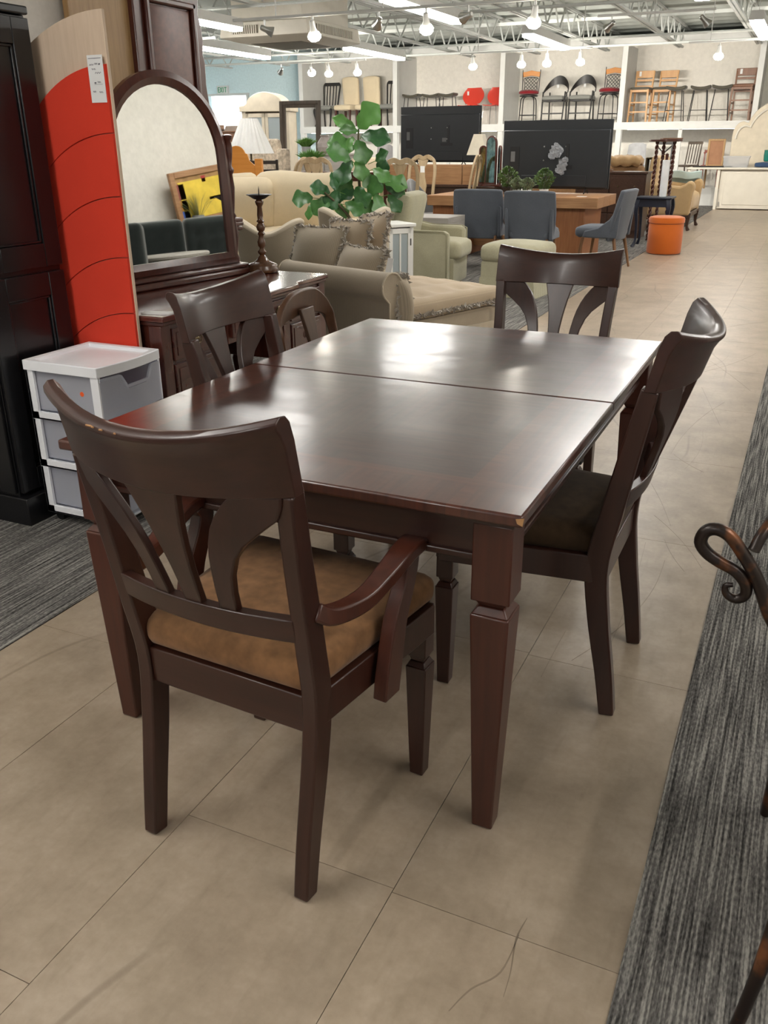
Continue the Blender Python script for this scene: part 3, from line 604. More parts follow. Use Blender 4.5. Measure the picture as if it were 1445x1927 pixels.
def _trap(y0, y1, z0, z1, w0, w1):
    return ([(-w0/2, y0, z0), (w0/2, y0, z0), (w1/2, y1, z0), (-w1/2, y1, z0), (-w0/2, y0, z1), (w0/2, y0, z1), (w1/2, y1, z1), (-w1/2, y1, z1)],
            [(3, 2, 1, 0), (4, 5, 6, 7), (0, 1, 5, 4), (1, 2, 6, 5), (2, 3, 7, 6), (3, 0, 4, 7)])
fan_chair('dining_armchair', 'nearest dark cherry armchair with tan suede seat and fan back', M_suede, True, (-0.885, 1.118, 0), -3.5)
ch2 = fan_chair('dining_chair', 'dark cherry side chair right of the table with dark brown seat', M_suedeD, False, (-0.275, 2.15, 0), 90)
dup(ch2, (-0.845, 3.37, 0), 180, 'dark cherry dining chair at the far end of the table')
dup(ch2, (-1.485, 2.17, 0), -88, 'dark cherry dining chair left of the table, before the vanity drawers')
# fifth chair with arched crest, beyond on the left side
M_walnutD = wood('dark_walnut_chair', (0.055, 0.024, 0.012), (0.11, 0.05, 0.025), rough=0.35, axis='z')
t = T('arched_chair', 'brown wooden chair with arched crest rail between table and vanity', 'chair', (-1.60, 2.86, 0), -88)
MB().sweep(cr([(-0.212, -0.02, 0.58), (-0.21, -0.045, 0.70), (-0.185, -0.06, 0.775), (-0.08, -0.068, 0.825), (0.08, -0.068, 0.825), (0.185, -0.06, 0.785), (0.21, -0.045, 0.70), (0.212, -0.02, 0.58)], 6), [0.032, 0.036, 0.05, 0.095, 0.095, 0.05, 0.036, 0.032], 0.022, (0, 0.15, 1)).o('crest_rail', M_walnutD, t, bev=0.005)
for s in (-1, 1):
    MB().sweep(cr([(s*0.18, -0.03, 0.001), (s*0.185, 0.02, 0.25), (s*0.187, 0.03, 0.45), (s*0.208, -0.02, 0.61)], 4), 0.03, 0.034).o('rear_leg', M_walnutD, t, bev=0.003)
    MB().frus((s*0.19, 0.38, 0.001), 0.03, 0.03, (s*0.19, 0.38, 0.43), 0.042, 0.042).o('front_leg', M_walnutD, t, bev=0.003)
MB().slab([(-0.03, 0.47), (-0.024, 0.62), (-0.04, 0.74), (-0.05, 0.81)], [(0.03, 0.47), (0.024, 0.62), (0.04, 0.74), (0.05, 0.81)], 0.015, lambda x, z: 0.03-(z-0.45)*0.22).o('splat', M_walnutD, t, bev=0.003)
MB().cush((0, 0.20, 0.455), (0.42, 0.42, 0.05), 0.02, 0.008, 8).o('seat', M_suedeD, t)
MB().bx(-0.19, 0.19, 0.01, 0.39, 0.38, 0.43).o('apron', M_walnutD, t, bev=0.003)

# ================================================================ white plastic drawer cart (front = +x)
t = T('drawer_cart', 'white plastic three drawer cart with frosted drawers beside the black cabinet', 'drawer cart', (-2.365, 2.485, 0))
W2, D2 = 0.172, 0.172          # half sizes in x (depth) and y (width)
MB().bx(-W2, W2, -D2, D2, 0.622, 0.634).o('top_tray', M_white, t, bev=0.004)
pts = [(-W2-0.004, -D2-0.004), (W2, -D2-0.004)]+[(W2+0.018*math.sin(math.pi*i/10), -D2-0.004+(2*D2+0.008)*i/10) for i in range(1, 10)]+[(W2, D2+0.004), (-W2-0.004, D2+0.004)]
inn_ = [(p[0]*0.86, p[1]*0.86) for p in pts]; n_ = len(pts)
vs = [(p[0], p[1], 0.612) for p in pts]+[(p[0], p[1], 0.648) for p in pts]+[(p[0], p[1], 0.648) for p in inn_]+[(p[0], p[1], 0.634) for p in inn_]
fs = []
for r_ in range(3):
    for i in range(n_): fs.append((r_*n_+i, r_*n_+(i+1) % n_, (r_+1)*n_+(i+1) % n_, (r_+1)*n_+i))
MB().add(vs, fs).o('top_rim', M_white, t, bev=0.003)
zl = [0.045, 0.235, 0.425, 0.612]
for i in range(3):
    z0, z1 = zl[i], zl[i+1]
    fm = MB()
    for sy in (-1, 1):
        for sx in (-1, 1): fm.bx(*(sorted((sx*W2, sx*(W2-0.036)))), *(sorted((sy*D2, sy*(D2-0.012)))), z0, z1)
        fm.bx(-W2, W2, *(sorted((sy*D2, sy*(D2-0.012)))), z0, z0+0.030)
    fm.bx(-W2, -W2+0.012, -D2, D2, z0, z1).bx(-W2, W2, -D2, D2, z0, z0+0.008)
    fm.o('frame', M_white, t, bev=0.0012)
    dz0, dz1 = z0+0.034, z1-0.006; h = dz1-dz0
    # drawer tub: sides, bottom, back in thin frosted plastic
    dr = MB().bx(-W2+0.02, W2-0.004, -D2+0.016, -D2+0.019, dz0, dz1).bx(-W2+0.02, W2-0.004, D2-0.019, D2-0.016, dz0, dz1).bx(-W2+0.02, W2-0.004, -D2+0.016, D2-0.016, dz0, dz0+0.003).bx(-W2+0.02, -W2+0.023, -D2+0.016, D2-0.016, dz0, dz1).o('drawer', M_frost, t)
    # bowed front with a cut-out hand grip
    def bow(y): return W2+0.016*math.cos(y/D2*math.pi/2)
    mb = MB(); NY = 20
    for j in range(NY):
        ya, yb = -D2+0.006+(2*D2-0.012)*j/NY, -D2+0.006+(2*D2-0.012)*(j+1)/NY; ym = (ya+yb)/2
        def topz(y):
            q = abs(y-0.02)/0.085
            return dz1-0.012 if q > 1 else dz1-0.012-0.048*min(1, (1-q)*3.2)
        mb.add([(bow(ya), ya, dz0-0.004), (bow(yb), yb, dz0-0.004), (bow(yb), yb, topz(yb)), (bow(ya), ya, topz(ya)), (bow(ya)-0.003, ya, dz0-0.004), (bow(yb)-0.003, yb, dz0-0.004), (bow(yb)-0.003, yb, topz(yb)), (bow(ya)-0.003, ya, topz(ya))],
               [(0, 1, 2, 3), (7, 6, 5, 4), (3, 2, 6, 7), (0, 4, 5, 1)])
    mb.o('drawer_front', M_frost, dr)
    MB().sweep([(bow(y)-0.002, y, dz1-0.006 if abs(y-0.02) > 0.088 else dz1-0.006-0.046*min(1, (1-abs(y-0.02)/0.088)*3.2)) for y in [-D2+0.008+(2*D2-0.016)*k/40 for k in range(41)]], 0.008, 0.010, (1, 0, 0)).o('grip_lip', M_frost, dr)
MB().lathe([(0.002, 0), (0.011, 0.001), (0.011, 0.002), (0.002, 0.003)], 14).at(Matrix.Identity(4))
sk = MB(TR(0.075, -D2+0.0155, 0.54) @ RX(90)).lathe([(0.001, 0), (0.009, 0), (0.009, 0.001), (0.001, 0.001)], 14).o('price_dot', plain('orange_sticker', (0.85, 0.12, 0.02), rough=0.6), t)
for sx in (-1, 1):
    for sy in (-1, 1):
        MB(TR(sx*0.14, sy*0.14+0.008, 0.024) @ RX(90)).lathe([(0.006, 0), (0.019, 0.001), (0.020, 0.008), (0.019, 0.015), (0.006, 0.016)], 14).o('caster', M_black, t)

# ================================================================ black cabinet (front = +x)
t = T('black_cabinet', 'tall black lacquered cabinet with recessed door panels at the left edge', 'cabinet', (-2.86, 2.25, 0))
CW, CH = 0.38, 1.79
MB().bx(-0.20, 0.255, 0.0, CW, 0.10, CH).o('carcass', M_black, t, bev=0.003)
MB().bx(-0.21, 0.30, -0.012, CW+0.012, 0.002, 0.115).o('plinth', M_black, t, bev=0.004)
MB().bx(-0.20, 0.278, -0.014, CW, CH, CH+0.028).o('top', M_black, t, bev=0.006)
def door(z0, z1, nm):
    fr = MB()
    for (a, c, d, e) in ((0.004, 0.085, z0, z1), (CW-0.085, CW-0.004, z0, z1), (0.085, CW-0.085, z0, z0+0.085), (0.085, CW-0.085, z1-0.085, z1)): fr.bx(0.256, 0.276, a, c, d, e)
    d_ = fr.o(nm, M_black, t, bev=0.003)
    MB().bx(0.2555, 0.262, 0.085, CW-0.085, z0+0.085, z1-0.085).o('door_panel', M_black, d_)
    b_ = MB()
    for (a, c, d, e) in ((0.085, 0.095, z0+0.085, z1-0.085), (CW-0.095, CW-0.085, z0+0.085, z1-0.085), (0.085, CW-0.085, z0+0.085, z0+0.095), (0.085, CW-0.085, z1-0.095, z1-0.085)): b_.bx(0.262, 0.270, a, c, d, e)
    b_.o('door_bead', M_black, d_, bev=0.003)
door(0.13, 0.93, 'door'); door(0.95, CH-0.01, 'door')
sp = MB()
for (a, c, d, e) in ((-0.19, -0.11, 0.13, CH-0.02), (0.17, 0.25, 0.13, CH-0.02), (-0.11, 0.17, 0.13, 0.21), (-0.11, 0.17, 0.88, 1.0), (-0.11, 0.17, CH-0.12, CH-0.02)): sp.bx(a, c, -0.014, 0.0, d, e)
sp.o('side_frame', M_black, t, bev=0.003)

# ================================================================ red felt board leaning beside the cabinet (quarter arch, right edge straight)
t = T('arched_board', 'red felt covered arched wooden board leaning behind the white cart', 'board', (-2.298, 2.678, 0), 0)
lean_ = RX(0)
RO, WB = 0.70, 0.50
def upo(x, hh, r): return hh-r+math.sqrt(max(0, r*r-x*x))
MB(lean_).prism([(-WB, 0.001), (0, 0.001)]+[(-WB*k/14, upo(WB*k/14, 1.80, RO)) for k in range(15)], 0.0, 0.014, 'y').o('plywood_back', M_plywood, t, bev=0.002)
# felt panel: padded bands with grooves that follow the arch
tops = [0.15, 0.355, 0.56, 0.772, 0.980, 1.196, 1.410, 1.632]
r2 = 0.50
prev = None
for i, h in enumerate(tops):
    def up(x, hh): return hh-r2+math.sqrt(max(0, r2*r2-x*x))
    lowf = (lambda x: 0.012) if i == 0 else (lambda x, hh=tops[i-1]: max(0.012, up(x, hh)+0.0008))
    n = 18; vs = []; fs = []
    for k in range(n+1):
        x = -(WB-0.03)*k/n
        zt, zb = up(x, h), lowf(x)
        zt = max(zt, zb+0.001)
        vs += [(x-0.004, 0.0, zb), (x-0.004, -0.0108, zb+0.0018), (x-0.004, -0.012, (zt+zb)/2), (x-0.004, -0.0108, zt-0.0018), (x-0.004, 0.0, zt)]
    for k in range(n):
        for j in range(4): fs.append((k*5+j, (k+1)*5+j, (k+1)*5+j+1, k*5+j+1))
    fs += [(0, 1, 2, 3, 4), tuple(n*5+j for j in range(5))[::-1]]
    MB(lean_).add(vs, fs).o('felt_band', M_red, t)
tg = MB(lean_ @ TR(-0.043, -0.0135, 1.585)).bx(-0.034, 0.034, -0.001, 0.0, -0.075, 0.075).o('price_tag', M_paper, t)
q = MB(lean_ @ TR(-0.043, -0.0150, 1.585))
for (x0, z0, L) in ((-0.026, 0.045, 0.02), (-0.002, 0.047, 0.012), (0.014, 0.046, 0.008), (-0.018, 0.031, 0.018), (-0.004, 0.019, 0.026), (-0.012, -0.012, 0.008), (0.002, -0.010, 0.014), (-0.022, -0.040, 0.012), (0.006, -0.042, 0.016)):
    pts = [(x0+L*k/8, 0, z0+0.003*math.sin(k*2.1+x0*300)) for k in range(9)]
    q.sweep(pts, 0.0004, 0.0012, (0, 1, 0))
q.bx(-0.012, 0.024, -0.0003, 0.0001, -0.0175, -0.0168).bx(-0.028, 0.028, -0.0003, 0.0001, 0.064, 0.0655)
q.o('handwriting', plain('ink', (0.03, 0.03, 0.06), rough=0.6), tg)

# ================================================================ boards and wardrobe behind the mirror
tag(MB().prism([(-0.30, 0.001), (0.10, 0.001), (0.10, 2.05), (-0.30, 2.05)], 0.0, 0.03, 'y').o('pine_board', M_oakboard, bev=0.003, loc=(-3.01, 3.60, 0), rz=90), 'tall yellowed pine board standing behind the red felt board', 'board')
t = T('mahogany_headboard', 'tall carved mahogany headboard panel standing on end behind the vanity mirror', 'headboard', (-2.98, 3.99, 0), 90)
HBH = 2.35
# outline with wavy right edge
edge = [(0.27, 0.002), (0.27, 0.80), (0.285, 0.86), (0.285, 1.30), (0.262, 1.42), (0.25, 1.55), (0.232, 1.66), (0.236, 1.76), (0.222, 1.80), (0.232, 1.86), (0.225, 1.92), (0.205, 1.98), (0.215, 2.06), (0.20, 2.2), (0.19, HBH)]
MB().prism([(-0.30, 0.002)]+edge+[(-0.30, HBH)], 0.0, 0.035, 'y').o('panel_board', M_mahog, t, bev=0.006)
px0, px1, pz0, pz1 = -0.23, 0.16, 0.95, 2.02
f_ = MB()
for (a, c, d, e) in ((px0, px0+0.03, pz0, pz1), (px1-0.03, px1, pz0, pz1), (px0, px1, pz0, pz0+0.03), (px0, px1, pz1-0.03, pz1)): f_.bx(a, c, -0.022, 0.0, d, e)
f_.o('panel_moulding', M_mahog, t, bev=0.008)
MB().frus((0, 0, 0), 0.32, 1.0, (0, 0, 0.014), 0.26, 0.94).o('raised_panel', wood('flame_mahogany', (0.060, 0.016, 0.010), (0.170, 0.055, 0.030), rough=0.42, axis='z', scale=5, coat=0.0), t).matrix_local = TR((px0+px1)/2, 0.0, (pz0+pz1)/2) @ RX(90)
led = MB()
for k_, (z, d_) in enumerate(((0.90, 0.05), (0.925, 0.07), (0.95, 0.085), (0.97, 0.075))): led.bx(0.20, 0.37+0.01*(k_ % 2), -d_, 0.02, z, z+0.022)
led.o('cornice_end', M_mahog, t, bev=0.006)

# ================================================================ vanity with mirror (front = +y, length along x)
van = T('vanity_table', 'mahogany vanity dressing table with drawers and turned legs', 'vanity', (-2.425, 3.368, 0), -90)
VL = 0.67
pts = [(-VL, -0.37), (VL, -0.37), (VL, 0.235), (0.36, 0.235), (0.33, 0.255), (0.30, 0.275), (-0.30, 0.275), (-0.33, 0.255), (-0.36, 0.235), (-VL, 0.235)]
MB().prism(pts, 0.738, 0.760, 'z').o('top', wood('mahogany_top', (0.060, 0.013, 0.009), (0.125, 0.028, 0.018), rough=0.14, axis='x', coat=0.6), van, bev=0.005)
MB().prism([(p[0]*0.985, p[1]*0.965) for p in pts], 0.722, 0.738, 'z').o('top_moulding', M_mahogX, van, bev=0.004)
MB().bx(-0.65, -0.25, -0.35, 0.205, 0.40, 0.722).bx(0.25, 0.65, -0.35, 0.205, 0.40, 0.722).bx(-0.25, 0.25, -0.35, 0.235, 0.575, 0.722).bx(-0.25, 0.25, -0.35, -0.33, 0.40, 0.575).o('carcass', M_mahog, van, bev=0.003)
def drawer(x0, x1, z0, z1, y, pulls):
    d_ = MB().bx(x0, x1, y, y+0.016, z0, z1).o('drawer', M_mahogX, van, bev=0.003)
    MB().bx(x0+0.02, x1-0.02, y+0.016, y+0.019, z0+0.018, z1-0.018).o('drawer_field', M_mahogX, d_, bev=0.002)
    for px in pulls:
        zc = (z0+z1)/2
        MB(TR(px, y+0.019, zc) @ RX(-90)).lathe([(0.022, 0.0), (0.022, 0.003), (0.016, 0.005), (0.014, 0.004), (0.010, 0.009), (0.004, 0.012)], 18).o('pull_plate', M_brass, d_)
        MB(TR(px, y+0.026, zc)).ring([(0.021*math.sin(R(a)), 0.003+0.004*math.cos(R(a)), 0.004-0.021*math.cos(R(a))) for a in range(0, 360, 24)], 0.0028, 6).o('pull_ring', M_brass, d_)
for (x0, x1) in ((-0.60, -0.31), (0.31, 0.60)):
    drawer(x0, x1, 0.575, 0.705, 0.205, [(x0+x1)/2-0.07 if x0 < 0 else (x0+x1)/2]); drawer(x0, x1, 0.42, 0.56, 0.205, [(x0+x1)/2])
drawer(-0.235, 0.235, 0.60, 0.705, 0.235, [-0.14, 0.14])
for x in (-0.635, -0.275, 0.275, 0.635):
    for y in (-0.325, 0.185):
        p_ = MB().bx(x-0.03, x+0.03, y-0.03, y+0.03, 0.395, 0.722).o('leg', M_mahog, van, bev=0.003)
        MB().lathe([(0.012, 0.002), (0.020, 0.008), (0.016, 0.03), (0.013, 0.06), (0.018, 0.14), (0.026, 0.21), (0.032, 0.265), (0.034, 0.285), (0.028, 0.305), (0.017, 0.318), (0.026, 0.328), (0.029, 0.336), (0.026, 0.346), (0.019, 0.352), (0.030, 0.362), (0.032, 0.374), (0.028, 0.386), (0.025, 0.396)], 18, (x, y, 0)).o('turned_leg', M_mahog, p_, smooth=60)
mb = MB()
for x in (-0.635, 0.635): mb.bx(x-0.012, x+0.012, -0.3, 0.18, 0.09, 0.115)
mb.o('stretcher', M_mahog, van, bev=0.003)
tag(MB().bx(-0.06, 0.06, -0.025, 0.025, 0, 0.004).o('paper_label', M_paper, loc=(-2.27, 2.77, 0.7602), rz=10), 'white paper label lying on the left corner of the vanity', 'paper')

mir = T('vanity_mirror', 'arched mahogany framed mirror standing on the vanity', 'mirror', (-2.695, 3.50, 0.761), -98)
MB().bx(-0.44, 0.44, -0.05, 0.075, 0.0, 0.030).bx(-0.42, 0.42, -0.05, 0.060, 0.030, 0.052).o('base', M_mahogX, mir, bev=0.008)
HW, HS, tl = 0.385, 0.50, RX(3.0)
def archpath(hw, z0, hs, hr): return [(-hw, z0), (-hw, hs)]+[(-hw*math.cos(R(a)), hs+hr*math.sin(R(a))) for a in range(8, 173, 8)]+[(hw, hs), (hw, z0)]
def frame(hw_out, hw_in, z0, z1, hs, ro, ri, y0, y1):
    A = archpath(hw_out, z0, hs, ro); B = archpath(hw_in, z1, hs, ri); vs = []; fs = []; n = len(A)
    for i in range(n): vs += [(A[i][0], y0, A[i][1]), (A[i][0], y1, A[i][1]), ((A[i][0]*0.5+B[i][0]*0.5), y1+0.012, A[i][1]*0.5+B[i][1]*0.5), (B[i][0], y1-0.004, B[i][1]), (B[i][0], y0, B[i][1])]
    for i in range(n):
        j = (i+1) % n
        for k in range(5): fs.append((i*5+k, j*5+k, j*5+(k+1) % 5, i*5+(k+1) % 5))
    return vs, fs
M0 = TR(0, 0, 0.054) @ tl
MB(M0).add(*frame(HW, HW-0.058, 0.0, 0.055, HS, 0.365, 0.307, -0.012, 0.018)).o('frame', M_mahog, mir, smooth=50)
P = archpath(HW-0.05, 0.048, HS, 0.31)
MB(M0).prism(P, 0.002, 0.006, 'y').o('mirror_glass', M_mirror, mir, smooth=0)
MB(M0).prism(archpath(HW-0.01, 0.01, HS, 0.35), -0.014, -0.008, 'y').o('backing', M_mahog, mir)
for s in (-1, 1):
    MB(TR(s*0.405, -0.02, 0.052)).lathe([(0.022, 0), (0.024, 0.02), (0.014, 0.04), (0.018, 0.07), (0.024, 0.12), (0.020, 0.18), (0.012, 0.21), (0.020, 0.225), (0.012, 0.24), (0.017, 0.30), (0.021, 0.36), (0.014, 0.42), (0.022, 0.435), (0.022, 0.445), (0.013, 0.46), (0.018, 0.50), (0.022, 0.54), (0.016, 0.575), (0.024, 0.585), (0.024, 0.60), (0.010, 0.605)], 14).o('turned_post', M_mahog, mir, smooth=60)

t = T('candlestick', 'turned wooden candlestick with metal pan and spike on the vanity', 'candlestick', (-2.53, 3.96, 0.761))
MB().lathe([(0.075, 0), (0.080, 0.004), (0.082, 0.02), (0.076, 0.026), (0.078, 0.034), (0.070, 0.042), (0.045, 0.05), (0.030, 0.06), (0.022, 0.075), (0.014, 0.085), (0.021, 0.095), (0.023, 0.103), (0.014, 0.112), (0.012, 0.12), (0.019, 0.13), (0.022, 0.15), (0.015, 0.165), (0.012, 0.18), (0.021, 0.19), (0.012, 0.20), (0.019, 0.207), (0.023, 0.222), (0.018, 0.236), (0.012, 0.242), (0.021, 0.25), (0.013, 0.258), (0.015, 0.28), (0.012, 0.32), (0.019, 0.333), (0.022, 0.345), (0.013, 0.355)], 22).o('turned_stem', wood('walnut_candlestick', (0.055, 0.022, 0.010), (0.15, 0.065, 0.028), rough=0.25, axis='z', coat=0.4), t, smooth=60)
MB().lathe([(0.012, 0.353), (0.03, 0.358), (0.052, 0.372), (0.064, 0.376), (0.064, 0.379), (0.05, 0.377), (0.028, 0.364), (0.004, 0.362)], 22).o('drip_pan', M_blackmetal, t)
MB().lathe([(0.003, 0.36), (0.0025, 0.40), (0.0004, 0.418)], 8).o('spike', M_blackmetal, t)

# ================================================================ wrought iron chair cut off at the right edge
t = T('iron_armchair', 'dark wrought iron armchair with scrolled arm at the right edge', 'chair', (0, 0, 0))
m, nt, b = newmat('rubbed_bronze_iron'); M_iron = m
nt.links.new(ramp(nt, noise(nt, coord(nt), 16, 3), [(0.50, (0.022, 0.014, 0.011)), (0.66, (0.17, 0.062, 0.022))]), b.inputs['Base Color']); b.inputs['Roughness'].default_value = 0.33; b.inputs['Metallic'].default_value = 0.4
ax, = (0.0,)
arm = cr([(0.10, 1.60, 0.30), (0.09, 1.61, 0.42)]+[(x, 1.62, z) for x, z in [(0.068, 0.508), (0.047, 0.549), (0.019, 0.611), (-0.011, 0.655), (-0.039, 0.688), (-0.064, 0.699), (-0.084, 0.691), (-0.09, 0.668), (-0.076, 0.648), (-0.05, 0.633), (-0.02, 0.62), (0.0, 0.598), (0.003, 0.574), (-0.012, 0.562), (-0.03, 0.569), (-0.034, 0.586), (-0.021, 0.591)]], 4)
MB().tube(arm, [0.013]*5+[0.0125]*8+[0.011, 0.0095, 0.008, 0.006, 0.005], 10).o('arm_scroll', M_iron, t, smooth=70)
MB().tube(cr([(0.004, 1.625, 0.665), (0.022, 1.66, 0.705), (0.08, 1.76, 0.76), (0.30, 1.84, 0.80)], 5), 0.011, 8).o('arm_brace', M_iron, t, smooth=70)
MB().tube(cr([(0.14, 1.22, 0.42), (0.13, 1.17, 0.30), (0.118, 1.13, 0.20), (0.106, 1.12, 0.10), (0.095, 1.11, 0.04), (0.09, 1.105, 0.006)], 5), [0.012, 0.012, 0.011, 0.010, 0.010], 10).o('front_leg', M_iron, t, smooth=70)
MB().tube(cr([(0.60, 1.20, 0.42), (0.61, 1.15, 0.28), (0.64, 1.08, 0.10), (0.68, 1.03, 0.006)], 5), 0.011, 10).o('front_leg', M_iron, t, smooth=70)
for x in (0.12, 0.58): MB().tube(cr([(x, 1.72, 0.006), (x, 1.68, 0.25), (x, 1.64, 0.42), (x, 1.70, 0.70), (x, 1.82, 1.00)], 5), 0.011, 8).o('rear_leg', M_iron, t, smooth=70)
MB().ring(cr([(0.12, 1.82, 1.0), (0.35, 1.85, 1.06), (0.58, 1.82, 1.0), (0.54, 1.72, 0.75), (0.35, 1.69, 0.66), (0.16, 1.72, 0.75)], 5, True), 0.010, 8).o('back_hoop', M_iron, t, smooth=70)
MB().tube(arm_r := cr([(0.62, 1.30, 0.30), (0.63, 1.40, 0.52), (0.66, 1.55, 0.63), (0.72, 1.62, 0.65), (0.70, 1.60, 0.60)], 5), 0.012, 8).o('arm_scroll', M_iron, t, smooth=70)
MB().cush((0.36, 1.42, 0.44), (0.50, 0.48, 0.06), 0.028, 0.012, 8).o('seat', M_creamD, t)
MB().ring([(0.10, 1.19, 0.405), (0.36, 1.18, 0.405), (0.61, 1.19, 0.405), (0.60, 1.45, 0.405), (0.58, 1.66, 0.405), (0.36, 1.67, 0.405), (0.12, 1.66, 0.405), (0.09, 1.45, 0.405)], 0.011, 8).o('seat_ring', M_iron, t)
# ================================================================ middle ground: upholstery
# chaise longue, head end near the camera (local: head at y=0, lounge towards +y)
ch = T('chaise_longue', 'beige tufted chaise longue with rolled head and fringed edge behind the table', 'chaise', (-2.66, 5.02, 0), -19)
MB().cush((0, 0.56, 0.20), (0.94, 1.04, 0.30), 0.04, 0, 8).o('base', M_stripe, ch)
MB().surf(lambda u, v: ((0.475+0.012*math.sin(u*90)*v)*math.cos(0)*(1 if u < 1 else 1), 0.05+1.04*u, 0.24-0.235*v), 60, 4, 0.008).surf(lambda u, v: (-(0.475+0.012*math.sin(u*90)*v), 0.05+1.04*u, 0.24-0.235*v), 60, 4, 0.008).surf(lambda u, v: (-0.475+0.95*u, 1.09+0.012*math.sin(u*80)*v, 0.24-0.235*v), 60, 4, 0.008).o('skirt', M_creamD, ch)
def tuft(p, u, v, ww):
    if ww > 0.2:
        d = 0
        for i in range(4):
            for j in range(5):
                cx_, cy_ = -0.72+0.48*i, -0.8+0.4*j
                q = ((u-cx_)/0.13)**2+((v-cy_)/0.11)**2
                d += math.exp(-q)
        return (p.x, p.y, p.z-0.028*min(1, d))
    return p
MB().cush((0, 0.60, 0.405), (0.97, 1.04, 0.13), 0.055, 0.025, 26, None, None, tuft).o('tufted_cushion', M_chaise, ch, smooth=80)
def fringe(mb, pts, r, step=0.012):
    for p in pts:
        for _ in range(2):
            a = random.uniform(0, 6.28); e = random.uniform(-1, 1); L = r*random.uniform(0.7, 1.25)
            d = Vector((math.cos(a)*math.cos(e), math.sin(a)*math.cos(e), math.sin(e)))*L
            s_ = d.orthogonal().normalized()*L*0.38; s2 = d.cross(s_).normalized()*L*0.38; P = Vector(p)
            mb.add([P+s_, P-s_*0.5+s2, P-s_*0.5-s2, P+d], [(0, 1, 3), (1, 2, 3), (2, 0, 3)])
    return mb
def line(a, b, n): return [tuple(a[i]+(b[i]-a[i])*k/n for i in range(3)) for k in range(n+1)]
fp = line((0.485, 0.10, 0.375), (0.485, 1.12, 0.375), 120)+line((-0.485, 1.12, 0.375), (0.485, 1.12, 0.375), 100)
fringe(MB(), fp, 0.032).o('fringe', M_fringe, ch, smooth=0, kind='stuff')
# rolled head panel
MB().prism([(-0.02, 0.02), (0.10, 0.02), (0.10, 0.46), (0.09, 0.52)]+arc(0.0, 0.575, 0.085, -10, 235, 16)+[(-0.02, 0.48)], -0.48, 0.48, 'x').o('rolled_head', M_stripe, ch, smooth=50)
for s in (-1, 1): MB(TR(s*0.482, 0, 0)).ring([(0, -0.02+0.0, 0.05), (0, -0.02, 0.48)]+[(0, p[0], p[1]) for p in arc(0.0, 0.575, 0.085, 235, -10, 14)]+[(0, 0.09, 0.5), (0, 0.10, 0.05)], 0.006, 6).o('piping', M_creamD, ch)
def pillow(label, loc, rz, tilt, w, h, mat, fr=True, th=0.16, cat='pillow', grp='fringed pillows on the chaise', name='fringed_pillow', roll=0):
    t = T(name, label, cat, loc, rz, grp)
    Mx = RX(tilt) @ RY(roll)
    def sh(p, u, v, ww):
        e = (1-0.86*abs(u)**2.6)*(1-0.86*abs(v)**2.6)
        return (p.x*(1-0.07*(1-v*v)), p.y*(1-0.07*(1-u*u)), math.copysign(max(0.012, th/2*e), ww) if abs(ww) > 0.02 else 0)
    MB(Mx @ TR(0, 0, h/2) @ RX(90)).cush((0, 0, 0), (w, h, th), 0.02, 0, 14, None, None, sh).o('pillow_body', mat, t, smooth=80)
    if fr:
        q = [(-w/2*0.97, -h/2*0.97), (w/2*0.97, -h/2*0.97), (w/2*0.97, h/2*0.97), (-w/2*0.97, h/2*0.97)]; pts = []
        for i in range(4):
            a, c = q[i], q[(i+1) % 4]
            pts += [((a[0]+(c[0]-a[0])*k/46)*(1-0.05*(1-abs(2*k/46-1))), 0, (a[1]+(c[1]-a[1])*k/46)*(1-0.05*(1-abs(2*k/46-1)))+h/2) for k in range(46)]
        mb = MB(Mx); fringe(mb, pts, 0.036); mb.o('fringe', M_fringe, t, smooth=0, kind='stuff')
    return t
Z = 0.475
pillow('striped fringed pillow at the far left of the chaise head', (-3.10, 5.46, Z), -4, -24, 0.42, 0.40, M_stripe)
pillow('fringed pillow standing upright in the middle of the chaise pillows', (-2.93, 5.62, Z), -24, -12, 0.46, 0.42, M_chaise)
pillow('tallest fringed pillow at the back right of the chaise pillows', (-2.80, 5.72, Z), -40, -14, 0.44, 0.46, M_chaise, roll=-5)
pillow('low fringed lumbar pillow lying in front of the other chaise pillows', (-2.68, 5.24, Z), -27, -26, 0.48, 0.30, M_stripe)
pillow('fringed pillow slipping over the near right edge of the chaise', (-2.155, 4.95, 0.30), 70, -8, 0.11, 0.34, M_stripe)
tag(MB(RX(-15)).bx(-0.03, 0.03, -0.001, 0.001, 0, 0.13).o('price_tag', M_paper, loc=(-2.30, 4.99, 0.60), rz=-30), 'white price tag hanging beside the lumbar pillow on the chaise', 'tag')

